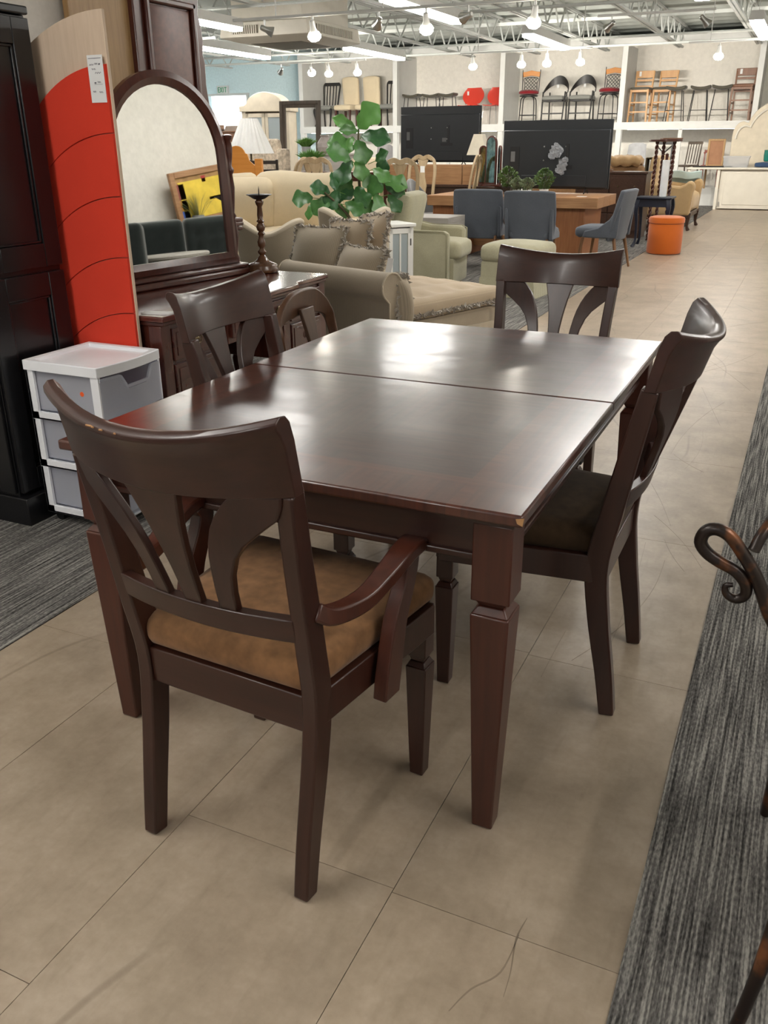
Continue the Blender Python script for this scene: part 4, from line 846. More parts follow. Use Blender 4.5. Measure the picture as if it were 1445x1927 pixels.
# cream sofa (front = +y)
sofa = T('cream_sofa', 'large cream linen sofa with loose back cushions', 'sofa', (-5.28, 8.18, 0), -158)
MB().cush((0, 0, 0.24), (2.1, 0.95, 0.36), 0.05, 0, 8).o('base', M_cream, sofa)
MB().cush((0, -0.38, 0.50), (2.1, 0.22, 0.72), 0.09, 0, 8).o('back_frame', M_cream, sofa)
for s in (-1, 1): MB().cush((s*1.0, 0.02, 0.42), (0.24, 0.98, 0.42), 0.10, 0.01, 8).o('arm', M_cream, sofa)
for s in (-1, 1): MB().cush((s*0.45, 0.08, 0.47), (0.90, 0.80, 0.17), 0.07, 0.03, 10).o('seat_cushion', M_cream, sofa)
def wrinkle(p, u, v, ww): return (p.x, p.y+0.012*math.sin(7*p.z+3*u)*(1-ww*ww), p.z+0.02*math.sin(3*u+1))
for s, dy, rz_ in ((-1, 0, 4), (1, 0.02, -3)): MB(TR(s*0.44, -0.17+dy, 0.80) @ RZ(rz_) @ RX(-14+90)).cush((0, 0, 0), (0.92, 0.62, 0.24), 0.10, 0.05, 12, None, None, lambda p, u, v, ww: (p.x+0.01*math.sin(5*v), p.y+0.012*math.sin(4*u), p.z+0.014*math.sin(6*v+2*u)*(1 if ww > 0 else 0))).o('back_cushion', M_cream, sofa, smooth=80)
MB(TR(0.15, 0.02, 0.80) @ RZ(8) @ RX(66)).cush((0, 0, 0), (0.70, 0.55, 0.20), 0.09, 0.05, 10).o('loose_cushion', M_cream, sofa, smooth=80)

def wing_chair(label, loc, rz, hk=1.0):
    t = T('slipper_chair', label, 'chair', loc, rz, 'greige slipper chairs facing the sofa')
    def back(u, v):
        x = (u-0.5)*0.54; top = 0.76-0.045*math.cos((u-0.5)*2*math.pi)*1.0+0.02*abs(2*u-1)
        z = 0.30+(top*hk-0.30)*v
        return (x*(1+0.10*v), -0.30-0.16*v+0.10*(abs(2*u-1)**3), z)
    MB().surf(back, 20, 10, -0.075).o('backrest', M_creamD, t, bev=0.02, smooth=70)
    MB().cush((0, 0.02, 0.34), (0.56, 0.62, 0.20), 0.06, 0.02, 8).o('seat', M_creamD, t)
    for s in (-1, 1):
        MB().frus((s*0.22, 0.24, 0.001), 0.03, 0.03, (s*0.22, 0.24, 0.26), 0.05, 0.05).o('leg', M_walnut, t)
        MB().frus((s*0.22, -0.26, 0.001), 0.03, 0.03, (s*0.22, -0.22, 0.30), 0.05, 0.05).o('leg', M_walnut, t)
    return t
wing_chair('greige slipper chair seen from behind, beside the candlestick', (-4.00, 6.52, 0), 20)
wing_chair('greige slipper chair seen from behind, below the fig plant', (-3.42, 6.80, 0), 26, 1.10)

# white glass door cabinet (front = +y)
t = T('glass_cabinet', 'small white cabinet with glazed lattice doors behind the chaise', 'cabinet', (-3.52, 7.50, 0), -128)
MB().bx(-0.25, 0.25, -0.16, -0.14, 0.05, 0.68).bx(-0.25, -0.23, -0.16, 0.16, 0.05, 0.68).bx(0.23, 0.25, -0.16, 0.16, 0.05, 0.68).bx(-0.25, 0.25, -0.16, 0.16, 0.05, 0.08).bx(-0.25, 0.25, -0.16, 0.14, 0.36, 0.375).o('carcass', M_whitepaint, t)
MB().bx(-0.275, 0.275, -0.18, 0.185, 0.68, 0.71).o('top', M_whitepaint, t, bev=0.006)
for s in (-1, 1):
    for y in (-0.15, 0.15): MB().bx(s*0.235-0.018, s*0.235+0.018, y-0.018, y+0.018, 0.001, 0.68).o('leg', M_whitepaint, t)
for s in (-1, 1):
    d_ = MB()
    x0, x1 = sorted((s*0.004, s*0.228))
    d_.bx(x0, x1, 0.16, 0.178, 0.09, 0.135).bx(x0, x1, 0.16, 0.178, 0.625, 0.67).bx(x0, x0+0.035, 0.16, 0.178, 0.09, 0.67).bx(x1-0.035, x1, 0.16, 0.178, 0.09, 0.67)
    dd = d_.o('door', M_whitepaint, t, bev=0.003)
    MB().bx((x0+x1)/2-0.008, (x0+x1)/2+0.008, 0.162, 0.176, 0.135, 0.625).o('glazing_bar', M_whitepaint, dd)
    MB().bx(x0+0.035, x1-0.035, 0.166, 0.169, 0.135, 0.625).o('pane', M_glass, dd)
    MB().bx(s*0.22-0.004, s*0.22+0.004, 0.178, 0.184, 0.52, 0.58).o('hinge', M_blackmetal, dd)

# sage tweed armchair (front = +y) and ottoman
t = T('tweed_armchair', 'sage tweed armchair with sloping arms seen from the side', 'armchair', (-3.46, 8.40, 0), -84)
MB(RX(-12)).cush((0, -0.30, 0.58), (0.62, 0.16, 0.62), 0.06, 0.0, 8).o('backrest', M_sage, t)
for s in (-1, 1):
    prof = [(-0.50, 0.86), (-0.40, 0.86), (-0.30, 0.74), (-0.18, 0.64), (0.0, 0.605), (0.30, 0.60), (0.345, 0.58), (0.35, 0.10), (-0.36, 0.10), (-0.40, 0.40)]
    MB().prism(prof, *(sorted((s*0.27, s*0.37))), 'x').o('arm', M_sage, t, bev=0.025, smooth=50)
    MB(TR(s*0.375, 0, 0)).tube([(0, p[0], p[1]) for p in prof[:8]], 0.007, 6).o('piping', M_sage, t)
MB().cush((0, 0.02, 0.22), (0.56, 0.74, 0.26), 0.03, 0, 6).o('base', M_sage, t)
MB().cush((0, 0.08, 0.41), (0.54, 0.72, 0.17), 0.06, 0.03, 10).o('seat_cushion', M_sage, t, smooth=70)
for sx_ in (-0.3, 0.3):
    for sy_ in (-0.3, 0.3): MB().frus((sx_, sy_, 0.001), 0.03, 0.03, (sx_, sy_, 0.10), 0.045, 0.045).o('leg', M_walnut, t)
t = T('tweed_ottoman', 'sage tweed skirted ottoman beside the far dining chair', 'ottoman', (-2.50, 8.48, 0), -6)
MB().cush((0, 0, 0.205), (0.55, 0.55, 0.26), 0.02, 0, 6).o('body', M_sage, t)
MB().cush((0, 0, 0.40), (0.58, 0.58, 0.17), 0.06, 0.03, 10).o('cushion', M_sage, t, smooth=70)
for a in (0, 90, 180, 270): MB(RZ(a)).surf(lambda u, v: (-0.278+0.556*u, -0.278-0.012*v-0.004*math.sin(u*60)*v, 0.18-0.172*v), 24, 3, 0.006).o('skirt', M_sage, t)
# grey side table
t = T('side_table', 'grey washed square side table beside the sage armchair', 'side table', (-3.90, 9.75, 0), 0)
MB().bx(-0.28, 0.28, -0.28, 0.28, 0.55, 0.61).o('top', M_greywash, t, bev=0.003)
for s in (-1, 1): MB().bx(*(sorted((s*0.28, s*0.23))), -0.28, 0.28, 0.001, 0.55).o('side_panel', M_greywash, t, bev=0.003)
MB().bx(-0.24, 0.24, -0.27, 0.27, 0.10, 0.13).bx(-0.24, 0.24, 0.25, 0.27, 0.13, 0.55).o('shelf', M_greywash, t)

# slate dining chairs (front = +y)
def shell_chair(label, loc, rz):
    t = T('upholstered_chair', label, 'chair', loc, rz, 'slate grey upholstered dining chairs')
    def back(u, v):
        x = (u-0.5)*2; w = 0.27+0.035*math.sin(v*math.pi*0.8); z = 0.33+0.55*v-0.012*abs(x)**4
        k = abs(x)**3
        return (x*w, -0.24-0.08*v+0.10*k*(1-0.75*v), z)
    MB().surf(back, 18, 12, -0.05).o('backrest', M_slate, t, bev=0.015, smooth=70)
    MB().cush((0, 0.02, 0.415), (0.50, 0.50, 0.12), 0.05, 0.015, 8).o('seat', M_slate, t, smooth=70)
    for s in (-1, 1):
        MB().prism([(-0.24, 0.36), (0.16, 0.36), (0.14, 0.43), (-0.02, 0.47), (-0.14, 0.56), (-0.22, 0.68), (-0.27, 0.70)], *(sorted((s*0.235, s*0.275))), 'x').o('side_wing', M_slate, t, bev=0.012, smooth=50)
        MB().tube([(s*0.24, 0.22, 0.001), (s*0.20, 0.17, 0.37)], [0.013, 0.021], 10).o('leg', M_walnut, t)
        MB().tube([(s*0.24, -0.27, 0.001), (s*0.20, -0.19, 0.37)], [0.013, 0.021], 10).o('leg', M_walnut, t)
    return t
shell_chair('slate grey upholstered chair back, left of the pair at the rustic table', (-3.55, 10.45, 0), 6)
shell_chair('slate grey upholstered chair back, right of the pair at the rustic table', (-2.86, 10.25, 0), 2)
shell_chair('slate grey upholstered chair turned sideways at the table end', (-2.17, 10.78, 0), 84)
# rustic table
t = T('rustic_table', 'chunky rustic wooden dining table with slab legs', 'table', (-3.50, 11.70, 0))
for k in range(3): MB().bx(-1.05, 1.16, -0.56+k*0.375, -0.187+k*0.375, 0.63, 0.755).o('top_plank', M_rustic, t, bev=0.004)
for s in (-1, 1): MB().bx(s*0.78-0.22, s*0.78+0.22, -0.48, 0.48, 0.001, 0.63).o('slab_leg', M_rusticleg, t, bev=0.008)
MB().bx(-0.56, 0.56, -0.07, 0.07, 0.10, 0.24).o('stretcher', M_rustic, t, bev=0.004)
tag(MB().bx(-0.06, 0.06, -0.04, 0.04, 0, 0.002).o('paper_note', M_paper, loc=(-2.60, 11.42, 0.7555)), 'small white paper note on the right end of the rustic table', 'paper')
# velvet barrel chair at the left end
t = T('barrel_chair', 'dark grey velvet barrel chair at the left end of the rustic table', 'chair', (-4.86, 11.98, 0), -88)
MB().surf(lambda u, v: (0.30*math.cos(R(180+180*u)), 0.26*math.sin(R(180+180*u))*(1+0.1*v)+0.02, 0.12+v*(0.46+0.34*math.sin(u*math.pi)**1.5)), 24, 8, 0.05).o('backrest', M_velvet, t, bev=0.015, smooth=70)
MB().cush((0, 0.05, 0.36), (0.52, 0.50, 0.20), 0.06, 0.02, 8).o('seat', M_velvet, t)
MB().lathe([(0.20, 0.001), (0.22, 0.02), (0.24, 0.14)], 20).o('base', M_velvet, t)
# televisions
def tv(label, loc, rz, W_, H_, feet):
    t = T('television', label, 'television', loc, rz, 'televisions seen from behind')
    z0 = feet
    MB().bx(-W_/2, W_/2, 0.0, 0.03, z0, z0+H_).o('screen_panel', M_tv, t, bev=0.004)
    MB().bx(-W_/2+0.015, W_/2-0.015, -0.045, 0.0, z0+0.015, z0+H_*0.86).o('rear_housing', M_tv, t, bev=0.012)
    MB().bx(-W_*0.30, W_*0.30, -0.058, -0.045, z0+0.03, z0+H_*0.20).o('speaker_bulge', M_tv, t, bev=0.004)
    for (a, c, d, e) in ((0.10, 0.13, 0.35, 0.66), (0.02, 0.17, 0.30, 0.35), (-0.42, -0.33, 0.25, 0.62)): MB().bx(W_*a, W_*c, -0.050, -0.044, z0+H_*d, z0+H_*e).o('port_recess', M_tvd, t)
    for (a, c, d, e) in ((0.04, 0.09, 0.37, 0.44), (-0.41, -0.37, 0.40, 0.55)): MB().bx(W_*a, W_*c, -0.052, -0.046, z0+H_*d, z0+H_*e).o('rating_label', plain('grey_label', (0.12, 0.12, 0.12), rough=0.6), t)
    for x in (-0.1, 0.1):
        for z in (0.42, 0.62): MB(TR(W_*x, -0.046, z0+H_*z) @ RX(90)).lathe([(0.002, 0), (0.010, 0.0), (0.008, 0.004), (0.002, 0.004)], 10).o('mount_screw', M_steel, t)
    if feet:
        for s in (-1, 1): MB().tube([(s*W_*0.30, -0.11, 0.002), (s*W_*0.30, 0.0, z0+0.02), (s*W_*0.30, 0.12, 0.002)], 0.009, 6).o('foot', M_blackmetal, t)
    return t
tv('large television seen from behind, standing on the rustic table', (-3.13, 12.06, 0.7565), 0, 1.43, 0.83, 0.055)
tv('television seen from behind, left one, on a dark dresser', (-6.10, 15.5, 1.02), 0, 1.50, 0.90, 0.045)
t = T('plastic_bag', 'crumpled clear plastic bag hung on the back of the right television', 'bag', (-3.06, 11.985, 1.20))
for (cx_, cz_, w_, h_, a) in ((-0.06, 0.06, 0.15, 0.20, 40), (0.05, -0.10, 0.12, 0.22, 25)):
    MB(TR(cx_, 0, cz_) @ RY(a)).cush((0, 0, 0), (w_, 0.045, h_), 0.02, 0, 10, None, None, lambda p, u, v, ww: (p.x*(1-0.6*max(0, ww if cz_ < 0 else -ww))+0.012*math.sin(13*ww+5*u), p.y+0.010*math.sin(17*u+9*ww), p.z)).o('bag_fold', M_wrap, t, smooth=20)
MB(TR(0, 0, 0)).tube([(-0.03, 0, 0.03), (0.0, -0.01, 0.0), (0.03, 0, 0.06)], 0.012, 6).o('knot', M_wrap, t)
# small plants on the table
def small_plant(label, loc, mat, pot, pw, ph, rr_, hh, n, ls, name='potted_boxwood'):
    t = T(name, label, 'plant', loc, 0, 'small potted plants on the rustic table')
    MB().frus((0, 0, 0.001), pw*0.8, pw*0.8, (0, 0, ph), pw, pw).o('pot', pot, t, bev=0.004)
    mb = MB(); rnd = random.Random(int(loc[0]*1000) & 511)
    for k in range(n):
        a = rnd.uniform(0, 6.28); q = rnd.random()**0.5; z = ph+hh*rnd.random(); rad = rr_*q*math.sin(math.pi*min(0.95, max(0.15, (z-ph)/hh)))
        P = Vector((math.cos(a)*rad, math.sin(a)*rad, z)); d = Vector((math.cos(a), math.sin(a), rnd.uniform(0.2, 1.2))).normalized()*ls; s_ = d.orthogonal().normalized()*ls*0.35
        mb.add([P, P+d*0.5+s_, P+d, P+d*0.5-s_], [(0, 1, 2, 3)])
    mb.o('foliage', mat, t, smooth=0, kind='stuff')
    for k in range(5): a = k*1.26; MB().tube([(0, 0, ph*0.8), (math.cos(a)*rr_*0.5, math.sin(a)*rr_*0.5, ph+hh*0.75)], 0.004, 5).o('stem', M_stem, t)
small_plant('boxwood in a dark pot, left of the plants on the rustic table', (-3.62, 11.62, 0.7555), M_boxwood, M_black, 0.10, 0.09, 0.13, 0.24, 420, 0.035)
small_plant('grey green thyme in a grey pot, left one between the boxwoods', (-3.46, 11.50, 0.7555), M_sagegreen, M_pot, 0.09, 0.06, 0.09, 0.14, 320, 0.028, 'potted_thyme')
small_plant('grey green thyme in a white pot, right one between the boxwoods', (-3.31, 11.46, 0.7555), M_sagegreen, M_paper, 0.09, 0.06, 0.10, 0.14, 320, 0.028, 'potted_thyme')
small_plant('boxwood in a white pot, right of the plants on the rustic table', (-3.13, 11.60, 0.7555), M_boxwood, M_paper, 0.10, 0.07, 0.13, 0.24, 420, 0.035)

# fiddle leaf fig
fig = T('fiddle_leaf_fig', 'fiddle leaf fig plant with big green leaves behind the chaise', 'plant', (-3.93, 7.92, 0), 25)
MB().lathe([(0.12, 0.002), (0.16, 0.02), (0.18, 0.30), (0.185, 0.32), (0.165, 0.32), (0.16, 0.28), (0.01, 0.28)], 20).o('pot', M_pot, fig)
for pts in ([(0, 0, 0.28), (0.01, 0, 0.8), (-0.01, 0, 1.2), (0.0, 0, 1.50)], [(0, 0, 0.5), (-0.12, -0.03, 0.75), (-0.33, -0.05, 0.95)], [(0.01, 0, 0.6), (0.15, -0.02, 0.9), (0.22, 0, 1.10)]):
    MB().tube(cr(pts, 5), [0.018, 0.014, 0.008], 8).o('stem', M_stem, fig)
def leafmesh():
    mb = MB(); n = 12; prof = [0.06, 0.16, 0.26, 0.30, 0.29, 0.30, 0.36, 0.44, 0.48, 0.46, 0.36, 0.20, 0.02]
    vs, fs = [], []
    for i in range(n+1):
        y = i/n; w_ = prof[i]
        for k, s in enumerate((-1, -0.5, 0, 0.5, 1)):
            z = 0.16*abs(s)*w_+0.03*math.sin(y*14+s*3)*abs(s)-0.22*y*y+0.02*(abs(s) == 0.5)
            vs.append((s*w_, y, z))
    for i in range(n):
        for k in range(4): fs.append((i*5+k, i*5+k+1, (i+1)*5+k+1, (i+1)*5+k))
    return mb.add(vs, fs).mesh('leaf', M_figleaf, 80)
LM = leafmesh()
LV = [(665, 247, 696, 210, 1.0), (659, 246, 624, 229, 0.6), (664, 252, 638, 249, 0.6), (670, 260, 717, 264, 0.75), (657, 283, 613, 268, 1.0), (650, 302, 616, 280, 0.95), (662, 268, 678, 306, 1.0), (694, 304, 710, 288, 0.8), (652, 303, 628, 341, 0.9),
      (663, 300, 672, 336, 0.9), (697, 337, 711, 304, 0.8), (707, 338, 749, 346, 0.9), (710, 345, 744, 364, 0.8), (694, 362, 705, 402, 0.8), (716, 365, 737, 394, 0.75), (680, 365, 702, 336, 1.0), (652, 373, 696, 394, 0.8), (617, 377, 650, 346, 1.0), (613, 361, 582, 345, 0.9),
      (582, 370, 546, 371, 1.0), (580, 380, 572, 407, 0.6), (612, 370, 583, 396, 1.0), (614, 384, 594, 410, 0.9), (624, 382, 640, 408, 1.0), (617, 324, 625, 352, 0.6), (640, 378, 672, 394, 0.7), (668, 320, 690, 350, 0.9), (645, 330, 640, 372, 0.9), (660, 350, 676, 384, 1.0), (690, 318, 716, 336, 0.7), (630, 360, 606, 386, 1.0), (655, 262, 640, 290, 0.8)]
rl = random.Random(3)
for (bx_, by_, tx_, ty_, ws) in LV:
    bz, tz = 0.70+(410-by_)*0.00495, 0.70+(410-ty_)*0.00495; bx2, tx2 = (bx_-665)*0.0054, (tx_-665)*0.0054
    dy = rl.uniform(-0.16, 0.04); b0 = Vector((bx2, dy*0.5, bz)); tip = Vector((tx2, dy-0.05, tz)); d = tip-b0; L = d.length*1.0
    yax = d.normalized(); face = Vector((rl.uniform(-0.35, 0.35), -1, rl.uniform(0.1, 0.7))); zax = (face-yax*face.dot(yax)).normalized(); xax = yax.cross(zax)
    Mx = Matrix((xax, yax, zax)).transposed().to_4x4(); Mx = Matrix.Translation(b0) @ Mx @ Matrix.Diagonal((L*ws*0.95, L, L, 1))
    o = bpy.data.objects.new('leaf', LM); C.objects.link(o); o.parent = fig; o.matrix_local = Mx
    MB().tube([(bx2*0.55, 0.0, bz-0.03), tuple(b0)], 0.0035, 5).o('petiole', M_herb, fig)
# ================================================================ limed open-back chairs (front = +y)
def limed_chair(label, loc, rz):
    t = T('limed_chair', label, 'chair', loc, rz, 'limed wooden high back chairs')
    for s in (-1, 1):
        MB().sweep(cr([(s*0.20, -0.24, 0.001), (s*0.20, -0.20, 0.45), (s*0.21, -0.22, 0.75), (s*0.215, -0.26, 1.0), (s*0.18, -0.285, 1.14), (s*0.12, -0.29, 1.17)], 4), 0.042, 0.03).o('rear_leg', M_cane, t, bev=0.004)
        MB().sweep(cr([(s*0.23, 0.24, 0.001), (s*0.215, 0.21, 0.15), (s*0.235, 0.235, 0.36), (s*0.22, 0.21, 0.45)], 4), [0.04, 0.035, 0.05, 0.055], [0.04, 0.035, 0.05, 0.055]).o('front_leg', M_cane, t, bev=0.004)
    MB().sweep(cr([(-0.16, -0.29, 1.15), (-0.08, -0.29, 1.19), (0, -0.29, 1.165), (0.08, -0.29, 1.19), (0.16, -0.29, 1.15)], 5), 0.06, 0.028, (0, 0, 1)).o('crest_rail', M_cane, t, bev=0.004)
    zz = [0.50, 0.58, 0.68, 0.78, 0.90, 1.02, 1.10, 1.15]; ww = [0.05, 0.045, 0.075, 0.085, 0.05, 0.035, 0.07, 0.09]
    MB().slab([(-a, z) for a, z in zip(ww, zz)], [(a, z) for a, z in zip(ww, zz)], 0.018, lambda x, z: -0.20-(z-0.45)*0.125).o('splat', M_cane, t, bev=0.003)
    MB().bx(-0.19, 0.19, -0.225, -0.195, 0.46, 0.52).bx(-0.22, 0.22, -0.20, 0.24, 0.39, 0.45).o('seat_rail', M_cane, t, bev=0.004)
    MB().cush((0, 0.02, 0.475), (0.46, 0.44, 0.07), 0.03, 0.01, 6).o('seat', M_cream, t)
    return t
limed_chair('limed chair seen sideways, left of the limed chairs beside the fern', (-6.35, 10.9, 0), 66)
limed_chair('limed high back chair facing front between the sofa and fig plant', (-5.80, 10.35, 0), 200)
limed_chair('limed high back chair in front of the brown sideboard, nearest one', (-4.62, 10.35, 0), 30)
lc = limed_chair('limed high back chair with a white tag, below the left television', (-5.42, 12.75, 0), 175)
MB().bx(-0.04, 0.03, -0.262, -0.256, 0.93, 1.06).o('price_tag', M_paper, lc)
limed_chair('limed high back chair edge on, right of the tagged one', (-4.72, 12.75, 0), 95)
t = T('parsons_chair', 'cream upholstered chair top right of the fig plant', 'chair', (-6.15, 12.6, 0), 190)
MB(RX(-6)).cush((0, -0.20, 0.78), (0.48, 0.10, 0.78), 0.05, 0, 8).o('backrest', M_cream, t); MB().cush((0, 0.04, 0.44), (0.48, 0.50, 0.14), 0.04, 0.01, 6).o('seat', M_cream, t)
for sx_ in (-0.2, 0.2):
    for sy_ in (-0.2, 0.22): MB().frus((sx_, sy_, 0.001), 0.03, 0.03, (sx_, sy_, 0.38), 0.045, 0.045).o('leg', M_walnut, t)
# ================================================================ left middle ground
t = T('pine_headboard', 'orange pine headboard with arched top behind the cream sofa', 'headboard', (-6.15, 9.2, 0), 18)
for s in (-1, 1): MB().bx(s*0.26-0.045, s*0.26+0.045, -0.03, 0.03, 0.001, 1.22).o('post', M_orange, t, bev=0.008)
MB().prism([(-0.22, 0.92), (0.22, 0.92), (0.22, 1.14), (0.15, 1.20), (0.13, 1.27)]+arc(0, 1.25, 0.11, 15, 165, 8)+[(-0.13, 1.27), (-0.15, 1.20), (-0.22, 1.14)], -0.012, 0.012, 'y').o('arched_panel', M_orange, t, bev=0.004)
MB().bx(-0.15, 0.15, -0.01, 0.01, 0.3, 0.93).o('lower_panel', M_orange, t, bev=0.003)
MB().bx(0.26, 0.95, 0.0, 0.03, 0.78, 0.93).o('side_rail', M_orange, t, bev=0.004)
t = T('dark_ladder_chair', 'small black ladder back chair right of the orange headboard', 'chair', (-6.28, 10.0, 0), 30)
for s in (-1, 1):
    MB().tube([(s*0.17, -0.2, 0.001), (s*0.17, -0.19, 0.45), (s*0.16, -0.27, 1.20)], 0.017, 8).o('rear_leg', M_blackwood, t); MB().tube([(s*0.18, 0.18, 0.001), (s*0.18, 0.18, 0.44)], 0.017, 8).o('front_leg', M_blackwood, t)
for z in (0.66, 0.86, 1.05, 1.15): MB().bx(-0.16, 0.16, -0.20-(z-0.45)*0.10-0.008, -0.20-(z-0.45)*0.10+0.008, z, z+0.04).o('slat', M_blackwood, t)
MB().cush((0, 0, 0.45), (0.40, 0.40, 0.04), 0.015, 0, 4).o('seat', M_blackwood, t)
def table_simple(name, label, cat, loc, w_, d_, h_, mat, rz=0, shelf=False, solid=False):
    t = T(name, label, cat, loc, rz)
    MB().bx(-w_/2, w_/2, -d_/2, d_/2, h_-0.03, h_).o('top', mat, t, bev=0.005)
    if solid:
        MB().bx(-w_/2+0.02, w_/2-0.02, -d_/2+0.02, d_/2-0.02, 0.08, h_-0.03).o('carcass', mat, t, bev=0.003)
        nr = max(2, int(h_/0.25)); nc = max(1, round(w_/0.55))
        for i in range(nr):
            for j in range(nc):
                x0 = -w_/2+0.04+(w_-0.08)*j/nc; x1 = -w_/2+0.04+(w_-0.08)*(j+1)/nc-0.015; z0 = 0.11+(h_-0.18)*i/nr; z1 = 0.11+(h_-0.18)*(i+1)/nr-0.015
                dr = MB().bx(x0, x1, -d_/2+0.004, -d_/2+0.022, z0, z1).o('drawer', mat, t, bev=0.004)
                for px in ((x0*0.75+x1*0.25), (x0*0.25+x1*0.75)): MB(TR(px, -d_/2+0.004, (z0+z1)/2) @ RX(90)).lathe([(0.006, 0), (0.008, 0.01), (0.014, 0.016), (0.010, 0.024), (0.002, 0.026)], 10).o('knob', M_brass, dr)
        MB().bx(-w_/2+0.03, w_/2-0.03, -d_/2+0.03, d_/2-0.03, 0.001, 0.08).o('plinth', mat, t)
    else:
        for sx_ in (-1, 1):
            for sy_ in (-1, 1): MB().frus((sx_*(w_/2-0.04), sy_*(d_/2-0.04), 0.001), 0.03, 0.03, (sx_*(w_/2-0.04), sy_*(d_/2-0.04), h_-0.03), 0.05, 0.05).o('leg', mat, t)
        MB().bx(-w_/2+0.03, w_/2-0.03, -d_/2+0.03, d_/2-0.03, h_-0.12, h_-0.03).o('apron', mat, t)
        if shelf: MB().bx(-w_/2+0.03, w_/2-0.03, -d_/2+0.03, d_/2-0.03, 0.2, 0.225).o('shelf', mat, t)
    return t
table_simple('console_table', 'reddish wooden console table carrying the small green grass pot', 'table', (-6.30, 11.55, 0), 1.9, 0.40, 1.02, M_mahogX)
table_simple('tall_cabinet', 'tall cabinet carrying the vase and fern before the bays', 'cabinet', (-7.13, 13.35, 0), 0.9, 0.45, 1.235, M_greywash, 0, False, True)
t = T('ceramic_vase', 'tall grey faceted ceramic vase standing left of the fig plant', 'vase', (-7.18, 13.25, 1.236))
MB().lathe([(0.07, 0), (0.105, 0.03), (0.125, 0.09), (0.12, 0.15), (0.085, 0.20), (0.06, 0.235), (0.065, 0.26), (0.05, 0.26), (0.04, 0.22)], 9).o('body', plain('grey_ceramic', (0.30, 0.26, 0.24), rough=0.35, var=0.2), t, smooth=20); MB().lathe([(0.066, 0.258), (0.07, 0.264), (0.062, 0.27), (0.05, 0.262)], 12).o('rim', MATS['grey_ceramic'], t)
def grass_pot(label, loc, pot, mat, n, L, sp):
    t = T('potted_grass', label, 'plant', loc)
    MB().lathe([(0.05, 0.001), (0.065, 0.01), (0.075, 0.10), (0.065, 0.10), (0.01, 0.09)], 16).o('pot', pot, t)
    mb = MB(); rnd = random.Random(int(loc[0]*100) & 255)
    for k in range(n):
        a = rnd.uniform(0, 6.28); q = rnd.random(); d = Vector((math.cos(a)*q*sp, math.sin(a)*q*sp, 1.0)).normalized(); l = L*rnd.uniform(0.6, 1.0); P = Vector((math.cos(a)*0.05*q, math.sin(a)*0.05*q, 0.09)); s_ = d.orthogonal().normalized()*0.006
        m_ = P+d*l*0.6; e_ = P+d*l+Vector((d.x, d.y, -0.4))*l*0.2
        mb.add([P-s_, P+s_, m_+s_, e_, m_-s_], [(0, 1, 2, 4), (4, 2, 3)])
    mb.o('blades', mat, t, smooth=0, kind='stuff')
grass_pot('bright green grass in a white pot above the cream sofa', (-6.42, 11.45, 1.021), M_paper, M_herb, 420, 0.24, 1.0)
grass_pot('green fern in a grey pot beside the dark framed mirror', (-7.52, 13.25, 1.236), M_pot, M_herb, 360, 0.18, 1.2)
t = T('table_lamp', 'table lamp with white pleated cone shade', 'lamp', (-7.60, 11.75, 0.70))
mb = MB(); n = 48; vs = []; fs = []
for i in range(n):
    a = 2*math.pi*i/n; k_ = 1.0+(0.035 if i % 2 else -0.035)
    vs += [(0.33*k_*math.cos(a), 0.33*k_*math.sin(a), 0.55), (0.12*k_*math.cos(a), 0.12*k_*math.sin(a), 1.02)]
for i in range(n): j = (i+1) % n; fs.append((2*i, 2*j, 2*j+1, 2*i+1))
mb.add(vs, fs).o('shade', plain('pleated_shade', (0.66, 0.66, 0.64), rough=0.8, var=0.05), t, smooth=0)
MB().lathe([(0.09, 0.001), (0.09, 0.02), (0.03, 0.04), (0.022, 0.30), (0.03, 0.33), (0.015, 0.36), (0.012, 0.70)], 14).o('stem', M_brass, t)
table_simple('nightstand', 'dark grey nightstand under the pleated lamp', 'nightstand', (-7.60, 11.75, 0), 0.55, 0.45, 0.70, M_bronze, 0, False, True)
# floral pieces
t = T('floral_settee', 'floral settee with two humped backs below the pleated lamp', 'sofa', (-9.25, 13.75, 0), 0)
for s in (-1, 1): MB().prism([(s*0.36-0.36, 0.3), (s*0.36+0.36, 0.3), (s*0.36+0.36, 1.24)]+[(s*0.36+0.36*math.cos(R(a)), 1.24+0.18*math.sin(R(a))) for a in range(15, 170, 15)]+[(s*0.36-0.36, 1.24)], 0.30, 0.42, 'y').o('backrest', M_floral, t, bev=0.03, smooth=60)
MB().cush((0, 0, 0.27), (1.45, 0.75, 0.53), 0.07, 0.02, 8).o('seat', M_floral, t)
for s in (-1, 1): MB().cush((s*0.78, 0, 0.45), (0.16, 0.78, 0.70), 0.07, 0, 6).o('arm', M_floral, t)
t = T('floral_armchair', 'floral tapestry wing armchair in front of the cream china cabinet', 'armchair', (-8.10, 12.75, 0), 172)
MB(RX(-6)).cush((0, -0.30, 0.92), (0.62, 0.16, 1.02), 0.07, 0, 8).o('backrest', M_floral, t)
for s in (-1, 1): MB().cush((s*0.33, 0.02, 0.48), (0.13, 0.66, 0.50), 0.06, 0, 6).o('arm', M_floral, t); MB().cush((s*0.33, -0.20, 0.98), (0.11, 0.28, 0.66), 0.05, 0, 6).o('wing', M_floral, t)
MB().cush((0, 0.04, 0.26), (0.56, 0.66, 0.51), 0.05, 0.02, 6).o('seat', M_floral, t)
